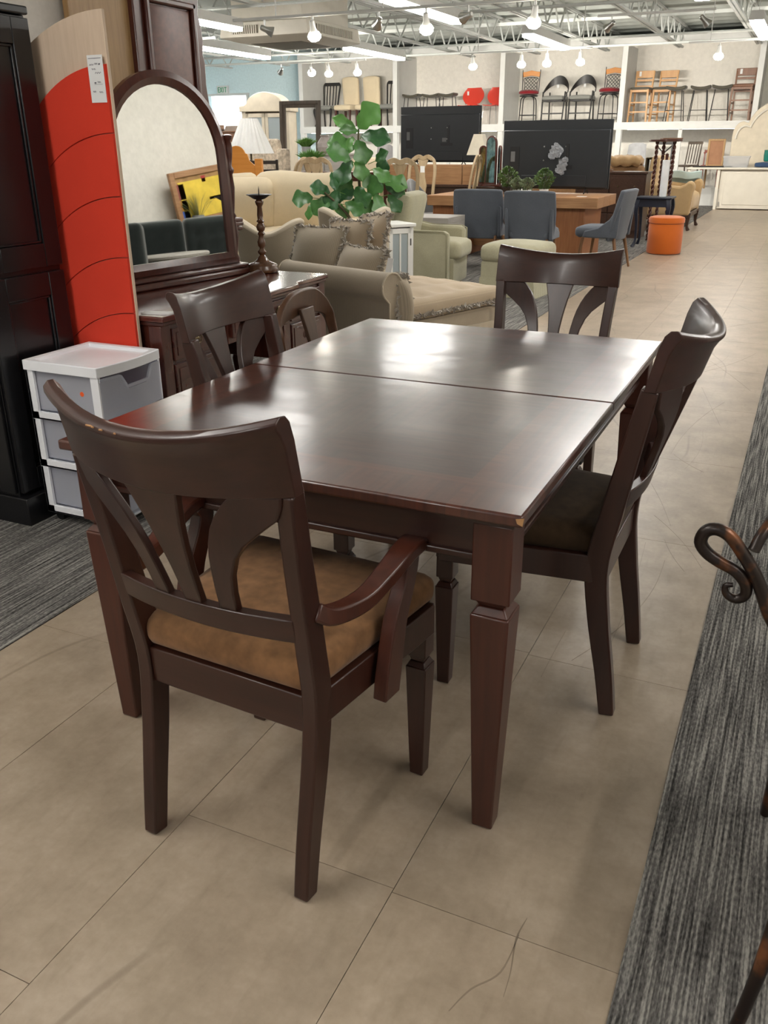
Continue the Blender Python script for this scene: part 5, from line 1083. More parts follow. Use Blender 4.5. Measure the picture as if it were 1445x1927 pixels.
# china cabinet and floor mirror
t = T('china_cabinet', 'tall cream china cabinet with arched top and glazed sides', 'cabinet', (-10.0, 16.2, 0), 12)
MB().bx(-0.48, -0.40, -0.25, 0.25, 0.001, 1.98).bx(0.40, 0.48, -0.25, 0.25, 0.001, 1.98).bx(-0.48, 0.48, 0.2, 0.25, 0.001, 2.0).bx(-0.40, 0.40, -0.25, 0.2, 0.80, 0.84).bx(-0.40, 0.40, -0.25, 0.2, 1.4, 1.42).bx(-0.40, 0.40, -0.25, 0.2, 0.001, 0.10).o('carcass', M_antique, t, bev=0.004)
MB().prism([(-0.52, 1.96), (0.52, 1.96), (0.52, 2.06), (0.42, 2.07)]+arc(0, 2.05, 0.38, 12, 168, 12, 0.26)+[(-0.42, 2.07), (-0.52, 2.06)], -0.28, 0.26, 'y').o('arched_cornice', M_antique, t, bev=0.012)
for s in (-1, 1):
    x0, x1 = sorted((s*0.005, s*0.395)); d_ = MB()
    d_.bx(x0, x1, -0.275, -0.25, 0.86, 0.93).bx(x0, x1, -0.275, -0.25, 1.86, 1.93).bx(x0, x0+0.06, -0.275, -0.25, 0.86, 1.93).bx(x1-0.06, x1, -0.275, -0.25, 0.86, 1.93)
    dd = d_.o('door', M_antique, t); MB().bx(x0+0.06, x1-0.06, -0.265, -0.26, 0.93, 1.86).o('pane', M_glass, dd)
    MB().bx(x0, x1, -0.275, -0.25, 0.12, 0.78).o('lower_door', M_antique, t, bev=0.01)
t = T('empty_frame', 'tall dark empty wooden frame standing in front of the china cabinet', 'frame', (-8.47, 14.7, 0), 6)
Mx = RX(-3); f_ = MB(Mx)
for (a, c, d, e) in ((-0.38, -0.29, 0.001, 2.06), (0.29, 0.38, 0.001, 2.06), (-0.29, 0.29, 0.001, 0.09), (-0.29, 0.29, 1.97, 2.06)): f_.bx(a, c, -0.03, 0.02, d, e)
f_.o('outer_frame', M_bronze, t, bev=0.01)
f2 = MB(Mx); [f2.bx(a, c, -0.045, -0.03, d, e) for (a, c, d, e) in ((-0.40, -0.34, 0.001, 2.08), (0.34, 0.40, 0.001, 2.08), (-0.34, 0.34, 2.02, 2.08))]; f2.o('moulding', M_bronze, t, bev=0.006)
# furniture against the aqua wall
t = table_simple('wall_bookcase', 'tall brown bookcase top before the bright window', 'bookcase', (-12.6, 18.5, 0), 1.7, 0.45, 1.66, M_brownstool, 0, False, True)
tag(MB().cush((0, 0, 0.07), (0.5, 0.3, 0.14), 0.02, 0, 4).o('storage_box', plain('brown_box', (0.20, 0.12, 0.08), rough=0.6), loc=(-13.0, 18.5, 1.661)), 'brown box on the bookcase before the bright window', 'box')
tag(MB().frus((0, 0, 0), 0.5, 0.35, (0, 0, 0.11), 0.42, 0.30).o('basket', plain('taupe_basket', (0.26, 0.20, 0.16), rough=0.8), loc=(-12.3, 18.5, 1.661)), 'taupe basket on the bookcase left of the pleated lamp', 'basket')
t = T('blue_sofa', 'dark blue sofa partly hidden behind the pleated lamp shade', 'sofa', (-11.75, 16.2, 0), 180)
MB().cush((0, 0, 0.25), (1.8, 0.9, 0.45), 0.06, 0, 6).o('seat', M_slate, t); MB().cush((0, -0.36, 0.95), (1.8, 0.24, 0.90), 0.08, 0, 6).o('backrest', fabric('navy_fabric', (0.03, 0.045, 0.085)), t)

# ================================================================ centre background
t = T('brown_sideboard', 'long honey brown sideboard below the left television', 'sideboard', (-5.62, 14.1, 0))
MB().bx(-0.95, 0.95, -0.02, 0.24, 0.001, 0.74).o('base', M_darkdresser, t, bev=0.004)
for k in range(4): MB().bx(-0.95+k*0.475, -0.485+k*0.475, -0.03, 0.05, 0.74, 1.06).o('back_panel', M_rustic, t, bev=0.012)
MB().bx(-0.97, 0.97, -0.05, 0.28, 0.72, 0.76).o('ledge', M_darkdresser, t, bev=0.004)
table_simple('dark_dresser', 'dark dresser carrying the left television', 'dresser', (-6.10, 15.5, 0), 1.7, 0.5, 1.019, M_darkdresser, 0, False, True)
table_simple('dark_side_table', 'dark carved side table carrying the three panel mirror', 'table', (-4.32, 13.1, 0), 0.62, 0.45, 0.79, M_darkdresser, 0, True)
t = T('dressing_mirror', 'three panel arched dressing mirror left of the right television', 'mirror', (-4.32, 13.0, 0.791), -28)
for (xc, w_, h_, a) in ((0, 0.22, 0.68, 0), (-0.17, 0.13, 0.55, 25), (0.17, 0.13, 0.55, -25)):
    Mx = TR(xc, 0, 0) @ RZ(a); ow = [(-w_/2, 0.02), (w_/2, 0.02)]+arc(0, h_-w_*0.5, w_/2, 0, 180, 10); iw = [(-w_/2+0.025, 0.05), (w_/2-0.025, 0.05)]+arc(0, h_-w_*0.5, w_/2-0.025, 0, 180, 10)
    MB(Mx).prism(ow, 0.0, 0.022, 'y').o('panel_frame', M_mahog, t, bev=0.004); MB(Mx).prism(iw, -0.004, 0.001, 'y').o('mirror_glass', plain('tinted_mirror', (0.25, 0.36, 0.34), rough=0.08, metal=1.0, var=0.5, scale=12), t)
MB().bx(-0.26, 0.26, -0.06, 0.08, 0, 0.025).o('base', M_mahog, t, bev=0.004)
t = T('shaded_lamp', 'lamp with cream square shade behind the three panel mirror', 'lamp', (-4.86, 14.02, 1.061))
MB().frus((0, 0, 0.14), 0.30, 0.30, (0, 0, 0.44), 0.14, 0.14).o('shade', fabric('cream_shade', (0.66, 0.60, 0.48)), t); MB().lathe([(0.045, 0.001), (0.045, 0.012), (0.015, 0.03), (0.012, 0.2)], 12).o('stem', M_brass, t); MB().lathe([(0.004, 0.44), (0.012, 0.455), (0.004, 0.47)], 8).o('finial', M_brass, t)

# ================================================================ right background
table_simple('chest_of_drawers', 'dark chest of drawers right of the large television', 'dresser', (-2.85, 14.6, 0), 1.10, 0.48, 0.96, M_darkdresser, 0, False, True)
tag(MB().bx(-0.12, 0.12, -0.10, 0.10, 0, 0.004).o('paper_sheet', M_paper, loc=(-2.55, 14.55, 0.9605)), 'white paper sheet on the chest of drawers beside the plant stand', 'paper')
tag(MB().bx(-0.12, 0.12, -0.08, 0.08, 0, 0.03).o('book', M_brownstool, bev=0.004, loc=(-2.98, 14.5, 0.9605)), 'brown book on the chest of drawers beside the right television', 'book')
t = T('brown_sofa', 'brown suede sofa back behind the chest of drawers', 'sofa', (-3.72, 16.3, 0), 180)
MB().cush((0, 0, 0.25), (2.0, 0.9, 0.44), 0.08, 0, 6).o('seat', M_tan, t); MB().cush((0, -0.34, 0.68), (2.0, 0.30, 0.68), 0.12, 0.02, 10).o('backrest', fabric('brown_suede_sofa', (0.24, 0.14, 0.07), var=0.2, weave=60), t)
tag(MB().cush((0, 0, 0.06), (0.55, 0.42, 0.14), 0.05, 0.02, 10, None, None, lambda p, u, v, w_: (p.x, p.y, p.z+0.02*math.sin(9*u+4*v))).o('folded_blanket', fabric('tan_blanket', (0.34, 0.22, 0.11), var=0.2), loc=(-3.05, 16.62, 1.012)), 'tan blanket heaped on the brown sofa beside the plant stand', 'blanket')
t = T('plant_stand', 'tall plant stand with barley twist legs and round top', 'plant stand', (-2.08, 14.25, 0))
MB().lathe([(0.18, 1.375), (0.235, 1.38), (0.24, 1.392), (0.235, 1.405), (0.01, 1.405)], 24).o('top', M_mahogX, t)
MB().lathe([(0.15, 0.30), (0.16, 0.305), (0.16, 0.32), (0.01, 0.32)], 20).o('lower_shelf', M_mahogX, t)
for k in range(3):
    a = R(90+120*k+15); mb = MB()
    for ph in (0, math.pi): mb.tube([((0.14)*math.cos(a)+0.014*math.cos(z*46+ph), 0.14*math.sin(a)+0.014*math.sin(z*46+ph), z) for z in [0.002+1.373*i/110 for i in range(111)]], 0.014, 6)
    mb.o('twist_leg', M_mahog, t, smooth=60)
tag(MB().bx(-0.14, 0.14, -0.11, 0.11, 0, 0.02).o('wooden_tray', M_brownstool, bev=0.004, loc=(-2.0, 14.25, 1.4055), rz=20), 'thin wooden tray lying on top of the plant stand', 'tray')
def cab_leg_table(label, loc, w_, d_, h_, mat):
    t = T('end_table', label, 'side table', loc)
    MB().bx(-w_/2, w_/2, -d_/2, d_/2, h_-0.025, h_).o('top', mat, t, bev=0.008); MB().bx(-w_/2+0.04, w_/2-0.04, -d_/2+0.04, d_/2-0.04, h_-0.13, h_-0.025).o('apron', mat, t, bev=0.004)
    for sx_ in (-1, 1):
        for sy_ in (-1, 1):
            x, y = sx_*(w_/2-0.05), sy_*(d_/2-0.05)
            MB().sweep(cr([(x+sx_*0.025, y+sy_*0.025, 0.001), (x-sx_*0.005, y-sy_*0.005, 0.10), (x, y, h_*0.5), (x+sx_*0.018, y+sy_*0.018, h_*0.78), (x, y, h_-0.03)], 4), [0.045, 0.03, 0.035, 0.055, 0.06], [0.045, 0.03, 0.035, 0.055, 0.06]).o('leg', mat, t, bev=0.004)
    return t
cab_leg_table('navy end table with curved legs behind the orange pouf', (-2.00, 13.35, 0), 0.50, 0.46, 0.67, M_navy)
t = T('paper_roll', 'white plastic wrapped roll standing on the navy end table', 'roll', (-1.90, 13.30, 0.671))
MB().lathe([(0.045, 0), (0.05, 0.004), (0.052, 0.25), (0.05, 0.47), (0.045, 0.475), (0.018, 0.475), (0.016, 0.46)], 18).o('roll_body', plain('wrapped_white_roll', (0.72, 0.73, 0.74), rough=0.25, var=0.06), t)
MB().lathe([(0.016, 0.46), (0.02, 0.50), (0.022, 0.55), (0.004, 0.56)], 10).o('core_end', M_mahog, t)
t = T('round_pouf', 'orange velvet round pouf standing at the aisle', 'pouf', (-1.70, 12.52, 0))
MB().lathe([(0.19, 0.002), (0.215, 0.012), (0.222, 0.03), (0.222, 0.375), (0.218, 0.385)], 36).o('body', M_orangev, t); MB().lathe([(0.218, 0.388), (0.228, 0.396), (0.230, 0.44), (0.22, 0.462), (0.18, 0.474), (0.01, 0.478)], 36).o('lid', M_orangev, t)
# tan open armchair by the aisle (front = +y)
t = T('carved_armchair', 'gold tan upholstered armchair with carved feet beside the aisle', 'armchair', (-2.22, 16.55, 0), -90); t.scale = (1, 1, 1.22)
for s in (-1, 1):
    MB().prism([(-0.42, 0.20), (0.40, 0.20), (0.42, 0.50)]+arc(0.36, 0.56, 0.08, -20, 150, 8)+[(0.2, 0.57), (-0.15, 0.60), (-0.42, 0.70)], *(sorted((s*0.50, s*0.66))), 'x').o('arm', M_tan, t, bev=0.03, smooth=60)
    for y in (-0.38, 0.38): MB().sweep(cr([(s*0.57, y+0.03*(1 if y > 0 else -1), 0.001), (s*0.565, y, 0.06), (s*0.575, y, 0.16), (s*0.56, y, 0.22)], 4), [0.06, 0.04, 0.07, 0.09], [0.06, 0.04, 0.07, 0.09]).o('foot', M_darkdresser, t, bev=0.006)
MB().bx(-0.64, 0.64, -0.40, 0.40, 0.17, 0.24).o('seat_rail', M_darkdresser, t, bev=0.01)
MB().cush((0, 0.03, 0.36), (1.0, 0.78, 0.24), 0.07, 0.03, 8).o('seat', M_tan, t); MB(RX(-8)).cush((0, -0.36, 0.58), (1.2, 0.18, 0.66), 0.07, 0, 8).o('backrest', M_tan, t)
def drape(label, name, loc, rz, w_, L1, L2, mat, cat):
    o = MB().surf(lambda u, v: ((u-0.5)*w_+0.012*math.sin(v*7), (v-0.4)*(0.34) if 0.25 < v < 0.75 else (-0.051 if v <= 0.25 else 0.119)+0.02*math.sin(u*9)*0.5, (0.012*math.sin(u*8) if 0.25 <= v <= 0.75 else (-(0.25-v)/0.25*L1 if v < 0.25 else -(v-0.75)/0.25*L2)+0.012*math.sin(u*8))), 24, 24, 0.012).o(name, mat, loc=loc, rz=rz)
    return tag(o, label, cat)
drape('brown throw draped over the gold tan armchair', 'throw_blanket', (-2.56, 16.15, 1.115), -90, 0.34, 0.45, 0.20, fabric('olive_brown_throw', (0.10, 0.075, 0.035), var=0.25), 'blanket')
drape('pale striped towel draped over the gold tan armchair', 'striped_towel', (-2.08, 17.10, 0.885), 0, 0.50, 0.10, 0.22, fabric('striped_towel_cloth', (0.62, 0.66, 0.64), stripe=((0.25, 0.42, 0.40), 60)), 'towel')
# counter, headboard and things on it
t = T('painted_counter', 'cream painted counter with panelled front at the far end of the aisle', 'counter', (-0.85, 21.5, 0))
MB().bx(-1.05, 1.5, -0.02, 0.55, 0.02, 0.82).o('front_board', M_offwhite, t, bev=0.004); MB().bx(-1.75, 1.55, -0.12, 0.6, 0.82, 0.86).o('top', M_offwhite, t, bev=0.006)
MB().bx(-0.95, 1.4, -0.032, -0.02, 0.10, 0.74).o('front_panel', M_offwhite, t, bev=0.01); MB().bx(-1.74, -1.68, -0.08, -0.02, 0.001, 0.82).o('leg', M_offwhite, t); MB().bx(-1.12, -1.06, -0.08, -0.02, 0.001, 0.82).o('leg', M_offwhite, t)
MB().bx(-1.03, -1.0, -0.034, -0.02, 0.06, 0.16).o('hinge', M_steel, t)
t = T('arched_headboard', 'large cream headboard with scalloped arch at the right edge', 'headboard', (-0.75, 22.18, 0))
hp = [(-1.08, 0.001), (1.08, 0.001), (1.08, 1.5)]; hp += [(1.08-0.20*(1-math.cos(R(a))), 1.5+0.28*math.sin(R(a))) for a in range(15, 91, 15)]+arc(0, 1.62, 0.80, 12, 168, 14, 0.62)+[(-1.08+0.20*(1-math.cos(R(a))), 1.5+0.28*math.sin(R(a))) for a in range(90, 0, -15)]+[(-1.08, 1.5)]
MB().prism(hp, 0, 0.05, 'y').o('panel', M_antique, t, bev=0.01)
MB().tube([(p[0]*0.93, -0.01, p[1]*0.95) for p in hp[2:]], 0.025, 8).o('moulding', M_offwhite, t)
tag(MB().cush((0, 0, 0.05), (1.0, 0.4, 0.10), 0.04, 0.01, 6).o('folded_cloth', fabric('denim_blue_cloth', (0.035, 0.065, 0.13)), loc=(-0.75, 21.7, 0.861)), 'navy blue folded cloth on the cream counter', 'cloth')
t = T('teal_pot', 'small teal green pot on the navy cloth', 'pot', (-1.02, 21.65, 0.975)); MB().lathe([(0.05, 0), (0.07, 0.02), (0.08, 0.12), (0.075, 0.22), (0.06, 0.22), (0.055, 0.1)], 16).o('body', plain('teal_glaze', (0.01, 0.16, 0.12), rough=0.25), t); MB().lathe([(0.078, 0.215), (0.082, 0.225), (0.07, 0.23), (0.06, 0.22)], 16).o('rim', MATS['teal_glaze'], t)
t = T('plastic_bin', 'clear plastic lidded bin on the cream counter', 'box', (-1.62, 21.55, 0.861)); MB().frus((0, 0, 0), 0.46, 0.3, (0, 0, 0.20), 0.52, 0.36).o('bin', M_wrap, t); MB().bx(-0.27, 0.27, -0.19, 0.19, 0.20, 0.225).o('lid', M_wrap, t, bev=0.006)
tag(MB().bx(-0.45, 0.35, -0.16, 0.16, 0, 0.025).o('black_tray', M_black, bev=0.006, loc=(-2.05, 21.6, 0.861)), 'flat black tray at the left end of the cream counter', 'tray')
t = T('wooden_frame', 'brown wooden frame with a brown sheet leaning before the cream headboard', 'board', (-2.12, 22.1, 0.40)); MB().bx(-0.15, 0.15, 0.0, 0.02, 0.5, 1.0).o('frame_sheet', plain('brown_sheet', (0.30, 0.15, 0.08), rough=0.8), t)  # plain wooden frame with a brown sheet inside
f_ = MB(); [f_.bx(a, c, -0.015, 0.025, d, e) for (a, c, d, e) in ((-0.18, -0.14, 0.0, 1.03), (0.14, 0.18, 0.0, 1.03), (-0.14, 0.14, 0.99, 1.03), (-0.14, 0.14, 0.46, 0.5))]; f_.o('frame', M_oakboard, t, bev=0.004)
t = T('candle', 'white pillar candle on the cream counter at the right edge', 'candle', (-0.90, 21.9, 0.861)); MB().lathe([(0.05, 0), (0.05, 0.42), (0.035, 0.46), (0.004, 0.52)], 14).o('wax', M_paper, t); MB().lathe([(0.07, 0), (0.07, 0.02), (0.052, 0.03)], 14).o('holder', M_steel, t)
# low platform with spare chairs under the shelf
st(MB().bx(-11.2, -2.0, 22.6, 23.7, 0.0, 0.40).o('trim_13', M_trim))
def back_chair(name, label, x, kind, mat, rz=180, y=22.95, z=0.40, h=0.95):
    t = T(name, label, 'chair', (x, y, z), rz)
    for s in (-1, 1):
        MB().tube([(s*0.19, 0.18, 0.001), (s*0.18, 0.17, 0.45)], 0.016, 8).o('front_leg', mat, t); MB().tube([(s*0.19, -0.22, 0.001), (s*0.18, -0.18, 0.45), (s*0.18, -0.25, h)], 0.016, 8).o('rear_leg', mat, t)
    MB().cush((0, 0, 0.455), (0.42, 0.42, 0.05), 0.02, 0, 6).o('seat', mat, t)
    y_ = lambda zz: -0.18-(zz-0.45)*0.14
    if kind == 'x':
        MB().tube([(-0.18, y_(0.55), 0.55), (0.18, y_(h-0.05), h-0.05)], 0.014, 6).tube([(0.18, y_(0.55), 0.55), (-0.18, y_(h-0.05), h-0.05)], 0.014, 6).o('cross_back', mat, t); MB().box((0, y_(h), h), (0.40, 0.025, 0.07)).o('top_rail', mat, t)
    elif kind == 'slat':
        for x_ in (-0.11, -0.04, 0.04, 0.11): MB().tube([(x_, y_(0.5), 0.5), (x_, y_(h-0.02), h-0.02)], 0.012, 6).o('slat', mat, t)
        MB().box((0, y_(h), h), (0.40, 0.03, 0.06)).o('top_rail', mat, t, bev=0.008)
    elif kind == 'shell':
        MB().surf(lambda u, v: ((u-0.5)*0.46*(1-0.12*v), y_(0.45+0.5*v)+0.08*abs(2*u-1)**2*(1-v*0.3), 0.44+0.52*v-0.05*abs(2*u-1)**4*v), 14, 10, 0.012).o('shell_back', mat, t, smooth=80)
    else:
        MB().sweep(cr([(-0.2, y_(h-0.06), h-0.08), (-0.1, y_(h), h), (0, y_(h), h+0.04), (0.1, y_(h), h), (0.2, y_(h-0.06), h-0.08)], 4), 0.05, 0.022, (0, 0, 1)).o('carved_crest', mat, t); MB().slab([(-0.05, 0.48), (-0.07, 0.7), (-0.04, h-0.04)], [(0.05, 0.48), (0.07, 0.7), (0.04, h-0.04)], 0.016, lambda a, zz: y_(zz)).o('splat', mat, t)
    return t
back_chair('plastic_shell_chair', 'grey plastic shell chair under the shelf behind the chest of drawers', -4.02, 'shell', plain('grey_plastic', (0.36, 0.36, 0.37), rough=0.5), h=0.93)
back_chair('cross_back_chair', 'black cross back chair under the shelf behind the plant stand', -3.40, 'x', M_blackwood, h=0.95)
back_chair('slat_back_chair', 'dark slat back chair under the shelf right of the cross back chair', -2.82, 'slat', M_bronze, 150)
back_chair('carved_back_chair', 'reddish carved back chair under the shelf above the tan armchair', -2.28, 'carved', wood('red_chair_wood', (0.16, 0.03, 0.02), (0.26, 0.06, 0.04), rough=0.35), h=0.80)
back_chair('metal_tub_chair', 'grey metal tub chair under the shelf right of the fig plant', -10.6, 'shell', plain('taupe_metal', (0.20, 0.19, 0.19), rough=0.45), 200, 22.9, 0.40, 0.9)
# ================================================================ chairs and stools on the upper shelf (z = 1.80)
SZ = 1.801
def ptag(t, x, y, z, w_=0.06, h_=0.11): MB(TR(x, y, z)).bx(-w_/2, w_/2, -0.004, 0.0, -h_/2, h_/2).o('price_tag', M_paper, t)
def slat_chair(label, x, y=22.95, rz=178):
    t = T('black_slat_chair', label, 'chair', (x, y, SZ), rz, 'black slat back chairs on the shelf')
    for s in (-1, 1):
        MB().sweep(cr([(s*0.22, -0.24, 0.001), (s*0.21, -0.19, 0.42), (s*0.23, -0.24, 0.75), (s*0.25, -0.29, 1.02), (s*0.20, -0.30, 1.08)], 4), 0.035, 0.03).o('rear_leg', M_blackwood, t, bev=0.004)
        MB().sweep(cr([(s*0.23, 0.27, 0.001), (s*0.22, 0.23, 0.12), (s*0.25, 0.26, 0.36), (s*0.24, 0.24, 0.44)], 4), [0.04, 0.03, 0.05, 0.06], [0.04, 0.03, 0.05, 0.06]).o('front_leg', M_blackwood, t, bev=0.004)
    MB().box((0, -0.295, 1.06), (0.46, 0.03, 0.08)).o('crest_rail', M_blackwood, t, bev=0.012)
    for x_ in (-0.14, -0.05, 0.05, 0.14): MB().tube([(x_*0.9, -0.19, 0.46), (x_, -0.24, 0.75), (x_, -0.29, 1.03)], 0.016, 6).o('slat', M_blackwood, t)
    MB().cush((0, 0.03, 0.47), (0.52, 0.50, 0.10), 0.04, 0.015, 8).o('seat', M_greyseat, t)
slat_chair('black slat back chair with grey seat, leftmost on the shelf', -12.32)
slat_chair('black slat back chair on the shelf, cut off by the post', -10.42)
def parsons(label, x, flip):
    t = T('cream_parsons_chair', label, 'chair', (x, 22.9, SZ), 172, 'cream parsons chairs on the shelf')
    MB(RX(-5)).cush((0, -0.22, 0.80), (0.50, 0.11, 0.74), 0.045, 0.0, 8, None, None, lambda p, u, v, w_: (p.x*(1+0.04*w_), p.y, p.z+0.03*(1-u*u)*max(0, w_))).o('backrest', M_cream, t)
    MB().cush((0, 0.04, 0.46), (0.54, 0.56, 0.13), 0.05, 0.015, 8).o('seat', M_cream, t)
    for sx_ in (-0.23, 0.23): MB().frus((sx_, 0.26, 0.001), 0.035, 0.035, (sx_, 0.26, 0.40), 0.05, 0.05).o('leg', M_redleg, t); MB().frus((sx_, -0.22, 0.001), 0.035, 0.035, (sx_, -0.20, 0.42), 0.05, 0.05).o('leg', M_redleg, t)
    ptag(t, 0.18 if flip else -0.18, -0.10, 1.1)
parsons('cream parsons chair on the shelf, left of the two', -11.66, 0); parsons('cream parsons chair on the shelf, right of the two', -11.04, 1)
def stool(label, x, y, sled, group, rz=0, h=0.68):
    t = T('saddle_stool', label, 'stool', (x, y, SZ), rz, group)
    MB().cush((0, 0, h), (0.44, 0.36, 0.07), 0.03, 0, 8, None, None, lambda p, u, v, w_: (p.x, p.y, p.z+0.045*u*u)).o('seat', M_olive, t)
    if sled:
        for s in (-1, 1): MB().tube([(s*0.14, -0.12, h-0.03), (s*0.20, -0.20, 0.012), (s*0.20, 0.20, 0.012), (s*0.14, 0.12, h-0.03)], 0.010, 6).o('sled_leg', M_blackmetal, t)
        MB().tube([(-0.18, 0, 0.24), (0.18, 0, 0.24)], 0.008, 6).tube([(-0.175, -0.16, 0.24), (-0.175, 0.16, 0.24)], 0.008, 6).tube([(0.175, -0.16, 0.24), (0.175, 0.16, 0.24)], 0.008, 6).o('footrest', M_blackmetal, t)
    else:
        for sx_ in (-1, 1):
            for sy_ in (-1, 1): MB().tube([(sx_*0.16, sy_*0.11, h-0.02), (sx_*0.23, sy_*0.17, 0.001)], 0.010, 6).o('leg', M_blackmetal, t)
for i, (x, l) in enumerate(((-9.80, 'dark saddle stool on the shelf, leftmost behind the left television'), (-9.30, 'dark saddle stool on the shelf, middle one behind the left television'), (-8.82, 'dark saddle stool on the shelf, beside the left red chair'))): stool(l, x, 22.9+0.1*(i % 2), False, 'dark saddle stools behind the left television')
for i, (x, l) in enumerate(((-3.22, 'sled base stool beside the oak bar stools'), (-2.70, 'sled base stool in the middle of its row of three'), (-2.24, 'sled base stool beside the brown ladder back stool'))): stool(l, x, 22.85+0.08*(i % 2), True, 'sled base stools on the shelf', 3*i)
def red_chair(label, x, tg):
    t = T('red_shell_chair', label, 'chair', (x, 22.95, SZ), 168, 'red moulded chairs on the shelf')
    def sh(u, v):
        z = 0.44+0.42*max(0, v-0.5)*2; a = (u-0.5)*2
        if v <= 0.5: return (a*0.21*(1-0.15*abs(v*2-1)), 0.22-0.42*(v*2), 0.445-0.015*math.sin(v*2*math.pi)+0.012*abs(a)**2)
        q = (v-0.5)*2; w_ = 0.10+0.21*math.sin(min(1, q*1.05)*math.pi*0.86)**0.8 if q > 0.12 else 0.14
        return (a*w_, -0.20-0.10*q+0.03*abs(a)**2, 0.445+0.42*q)
    MB().surf(sh, 16, 52, 0.014).o('shell', M_redplastic, t, smooth=70)
    for sx_ in (-1, 1):
        for sy_ in (-1, 1): MB().tube(cr([(sx_*0.05, sy_*0.04, 0.43), (sx_*0.16, sy_*0.15, 0.40), (sx_*0.22, sy_*0.21, 0.001)], 4), 0.010, 8).o('leg', M_steel, t)
    if tg: ptag(t, 0.16, -0.235, 0.74, 0.05, 0.09)
red_chair('red moulded chair with a price tag on the shelf, left one', -8.28, 1); red_chair('red moulded chair on the shelf, right one beside the post', -7.62, 0)
def iron_stool(label, x, rz, tg):
    t = T('iron_bar_stool', label, 'bar stool', (x, 22.95, SZ), rz, 'iron bar stools with red seats')
    for s in (-1, 1): MB().tube([(s*0.20, -0.20, 0.72), (s*0.205, -0.22, 0.9), (s*0.215, -0.25, 1.22)], 0.010, 6).o('back_post', M_blackmetal, t)
    MB().prism([(-0.205, 1.06), (-0.1, 1.075), (0, 1.09), (0.1, 1.075), (0.205, 1.06), (0.21, 1.17), (0.12, 1.18), (0, 1.205), (-0.12, 1.18), (-0.21, 1.17)], -0.255, -0.235, 'y').o('wood_crest', M_orange, t, bev=0.004)
    lat = MB(); yb = lambda z: -0.205-(z-0.72)*0.08
    for k in range(-4, 6):
        for sgn in (-1, 1):
            pts = [(sgn*(k*0.08-0.06+0.30*q), yb(0.75+0.29*q), 0.75+0.29*q) for q in [j/10 for j in range(11)]]
            pts = [p for p in pts if abs(p[0]) <= 0.165]
            if len(pts) > 1: lat.tube(pts, 0.006, 5)
    lat.tube(cr([(-0.17, yb(0.75), 0.75), (-0.15, yb(0.9), 0.9), (-0.175, yb(1.03), 1.02), (0, yb(1.05), 1.055), (0.175, yb(1.03), 1.02), (0.15, yb(0.9), 0.9), (0.17, yb(0.75), 0.75)], 4), 0.008, 6).o('lattice', M_blackmetal, t)
    MB().lathe([(0.20, 0.66), (0.24, 0.68), (0.245, 0.72), (0.20, 0.755), (0.01, 0.765)], 20).o('seat', M_redseat, t)
    MB().lathe([(0.21, 0.615), (0.22, 0.62), (0.22, 0.64), (0.05, 0.66)], 20).o('swivel', M_blackmetal, t)
    for sx_ in (-1, 1):
        for sy_ in (-1, 1): MB().tube(cr([(sx_*0.06, sy_*0.06, 0.62), (sx_*0.14, sy_*0.14, 0.58), (sx_*0.165, sy_*0.165, 0.45), (sx_*0.18, sy_*0.18, 0.001)], 4), 0.012, 6).o('leg', M_blackmetal, t)
    MB().ring([(0.172, -0.172, 0.20), (0.172, 0.172, 0.20), (-0.172, 0.172, 0.20), (-0.172, -0.172, 0.20)], 0.009, 6).o('footrest', M_blackmetal, t)
    if tg: ptag(t, -0.12, -0.26, 1.13, 0.05, 0.10)
iron_stool('iron bar stool with red seat, left of the barrel back chairs', -6.72, 186, 0); iron_stool('iron bar stool with red seat, right of the barrel back chairs', -4.76, 172, 1)
def barrel(label, x):
    t = T('barrel_back_stool', label, 'bar stool', (x, 22.92, SZ), 176, 'black barrel back stools on the shelf')
    MB().surf(lambda u, v: (0.29*math.cos(R(178+184*u)), 0.24*math.sin(R(178+184*u)), 0.60+(0.08+0.20*math.sin(u*math.pi)**1.3)+v*(0.05+0.14*math.sin(u*math.pi)**1.5)), 28, 5, 0.018).o('barrel_back', M_blackwood, t, smooth=70)
    MB().cush((0, 0.02, 0.56), (0.52, 0.48, 0.09), 0.04, 0.02, 8).o('seat', M_greyseat, t); MB().bx(-0.25, 0.25, -0.20, 0.24, 0.48, 0.52).o('seat_frame', M_blackwood, t, bev=0.01)
    for s in (-1, 1): MB().tube([(s*0.26, 0.22, 0.001), (s*0.275, 0.12, 0.70)], 0.018, 8).o('front_leg', M_blackwood, t); MB().tube([(s*0.22, -0.24, 0.001), (s*0.21, -0.18, 0.70)], 0.018, 8).o('rear_leg', M_blackwood, t)
    MB().box((0, 0.21, 0.22), (0.50, 0.02, 0.03)).o('footrest', M_blackwood, t)
    ptag(t, 0.05, -0.27, 0.86, 0.055, 0.11)
barrel('black barrel back stool beside the left iron bar stool', -6.04); barrel('black barrel back stool beside the right iron bar stool', -5.38)
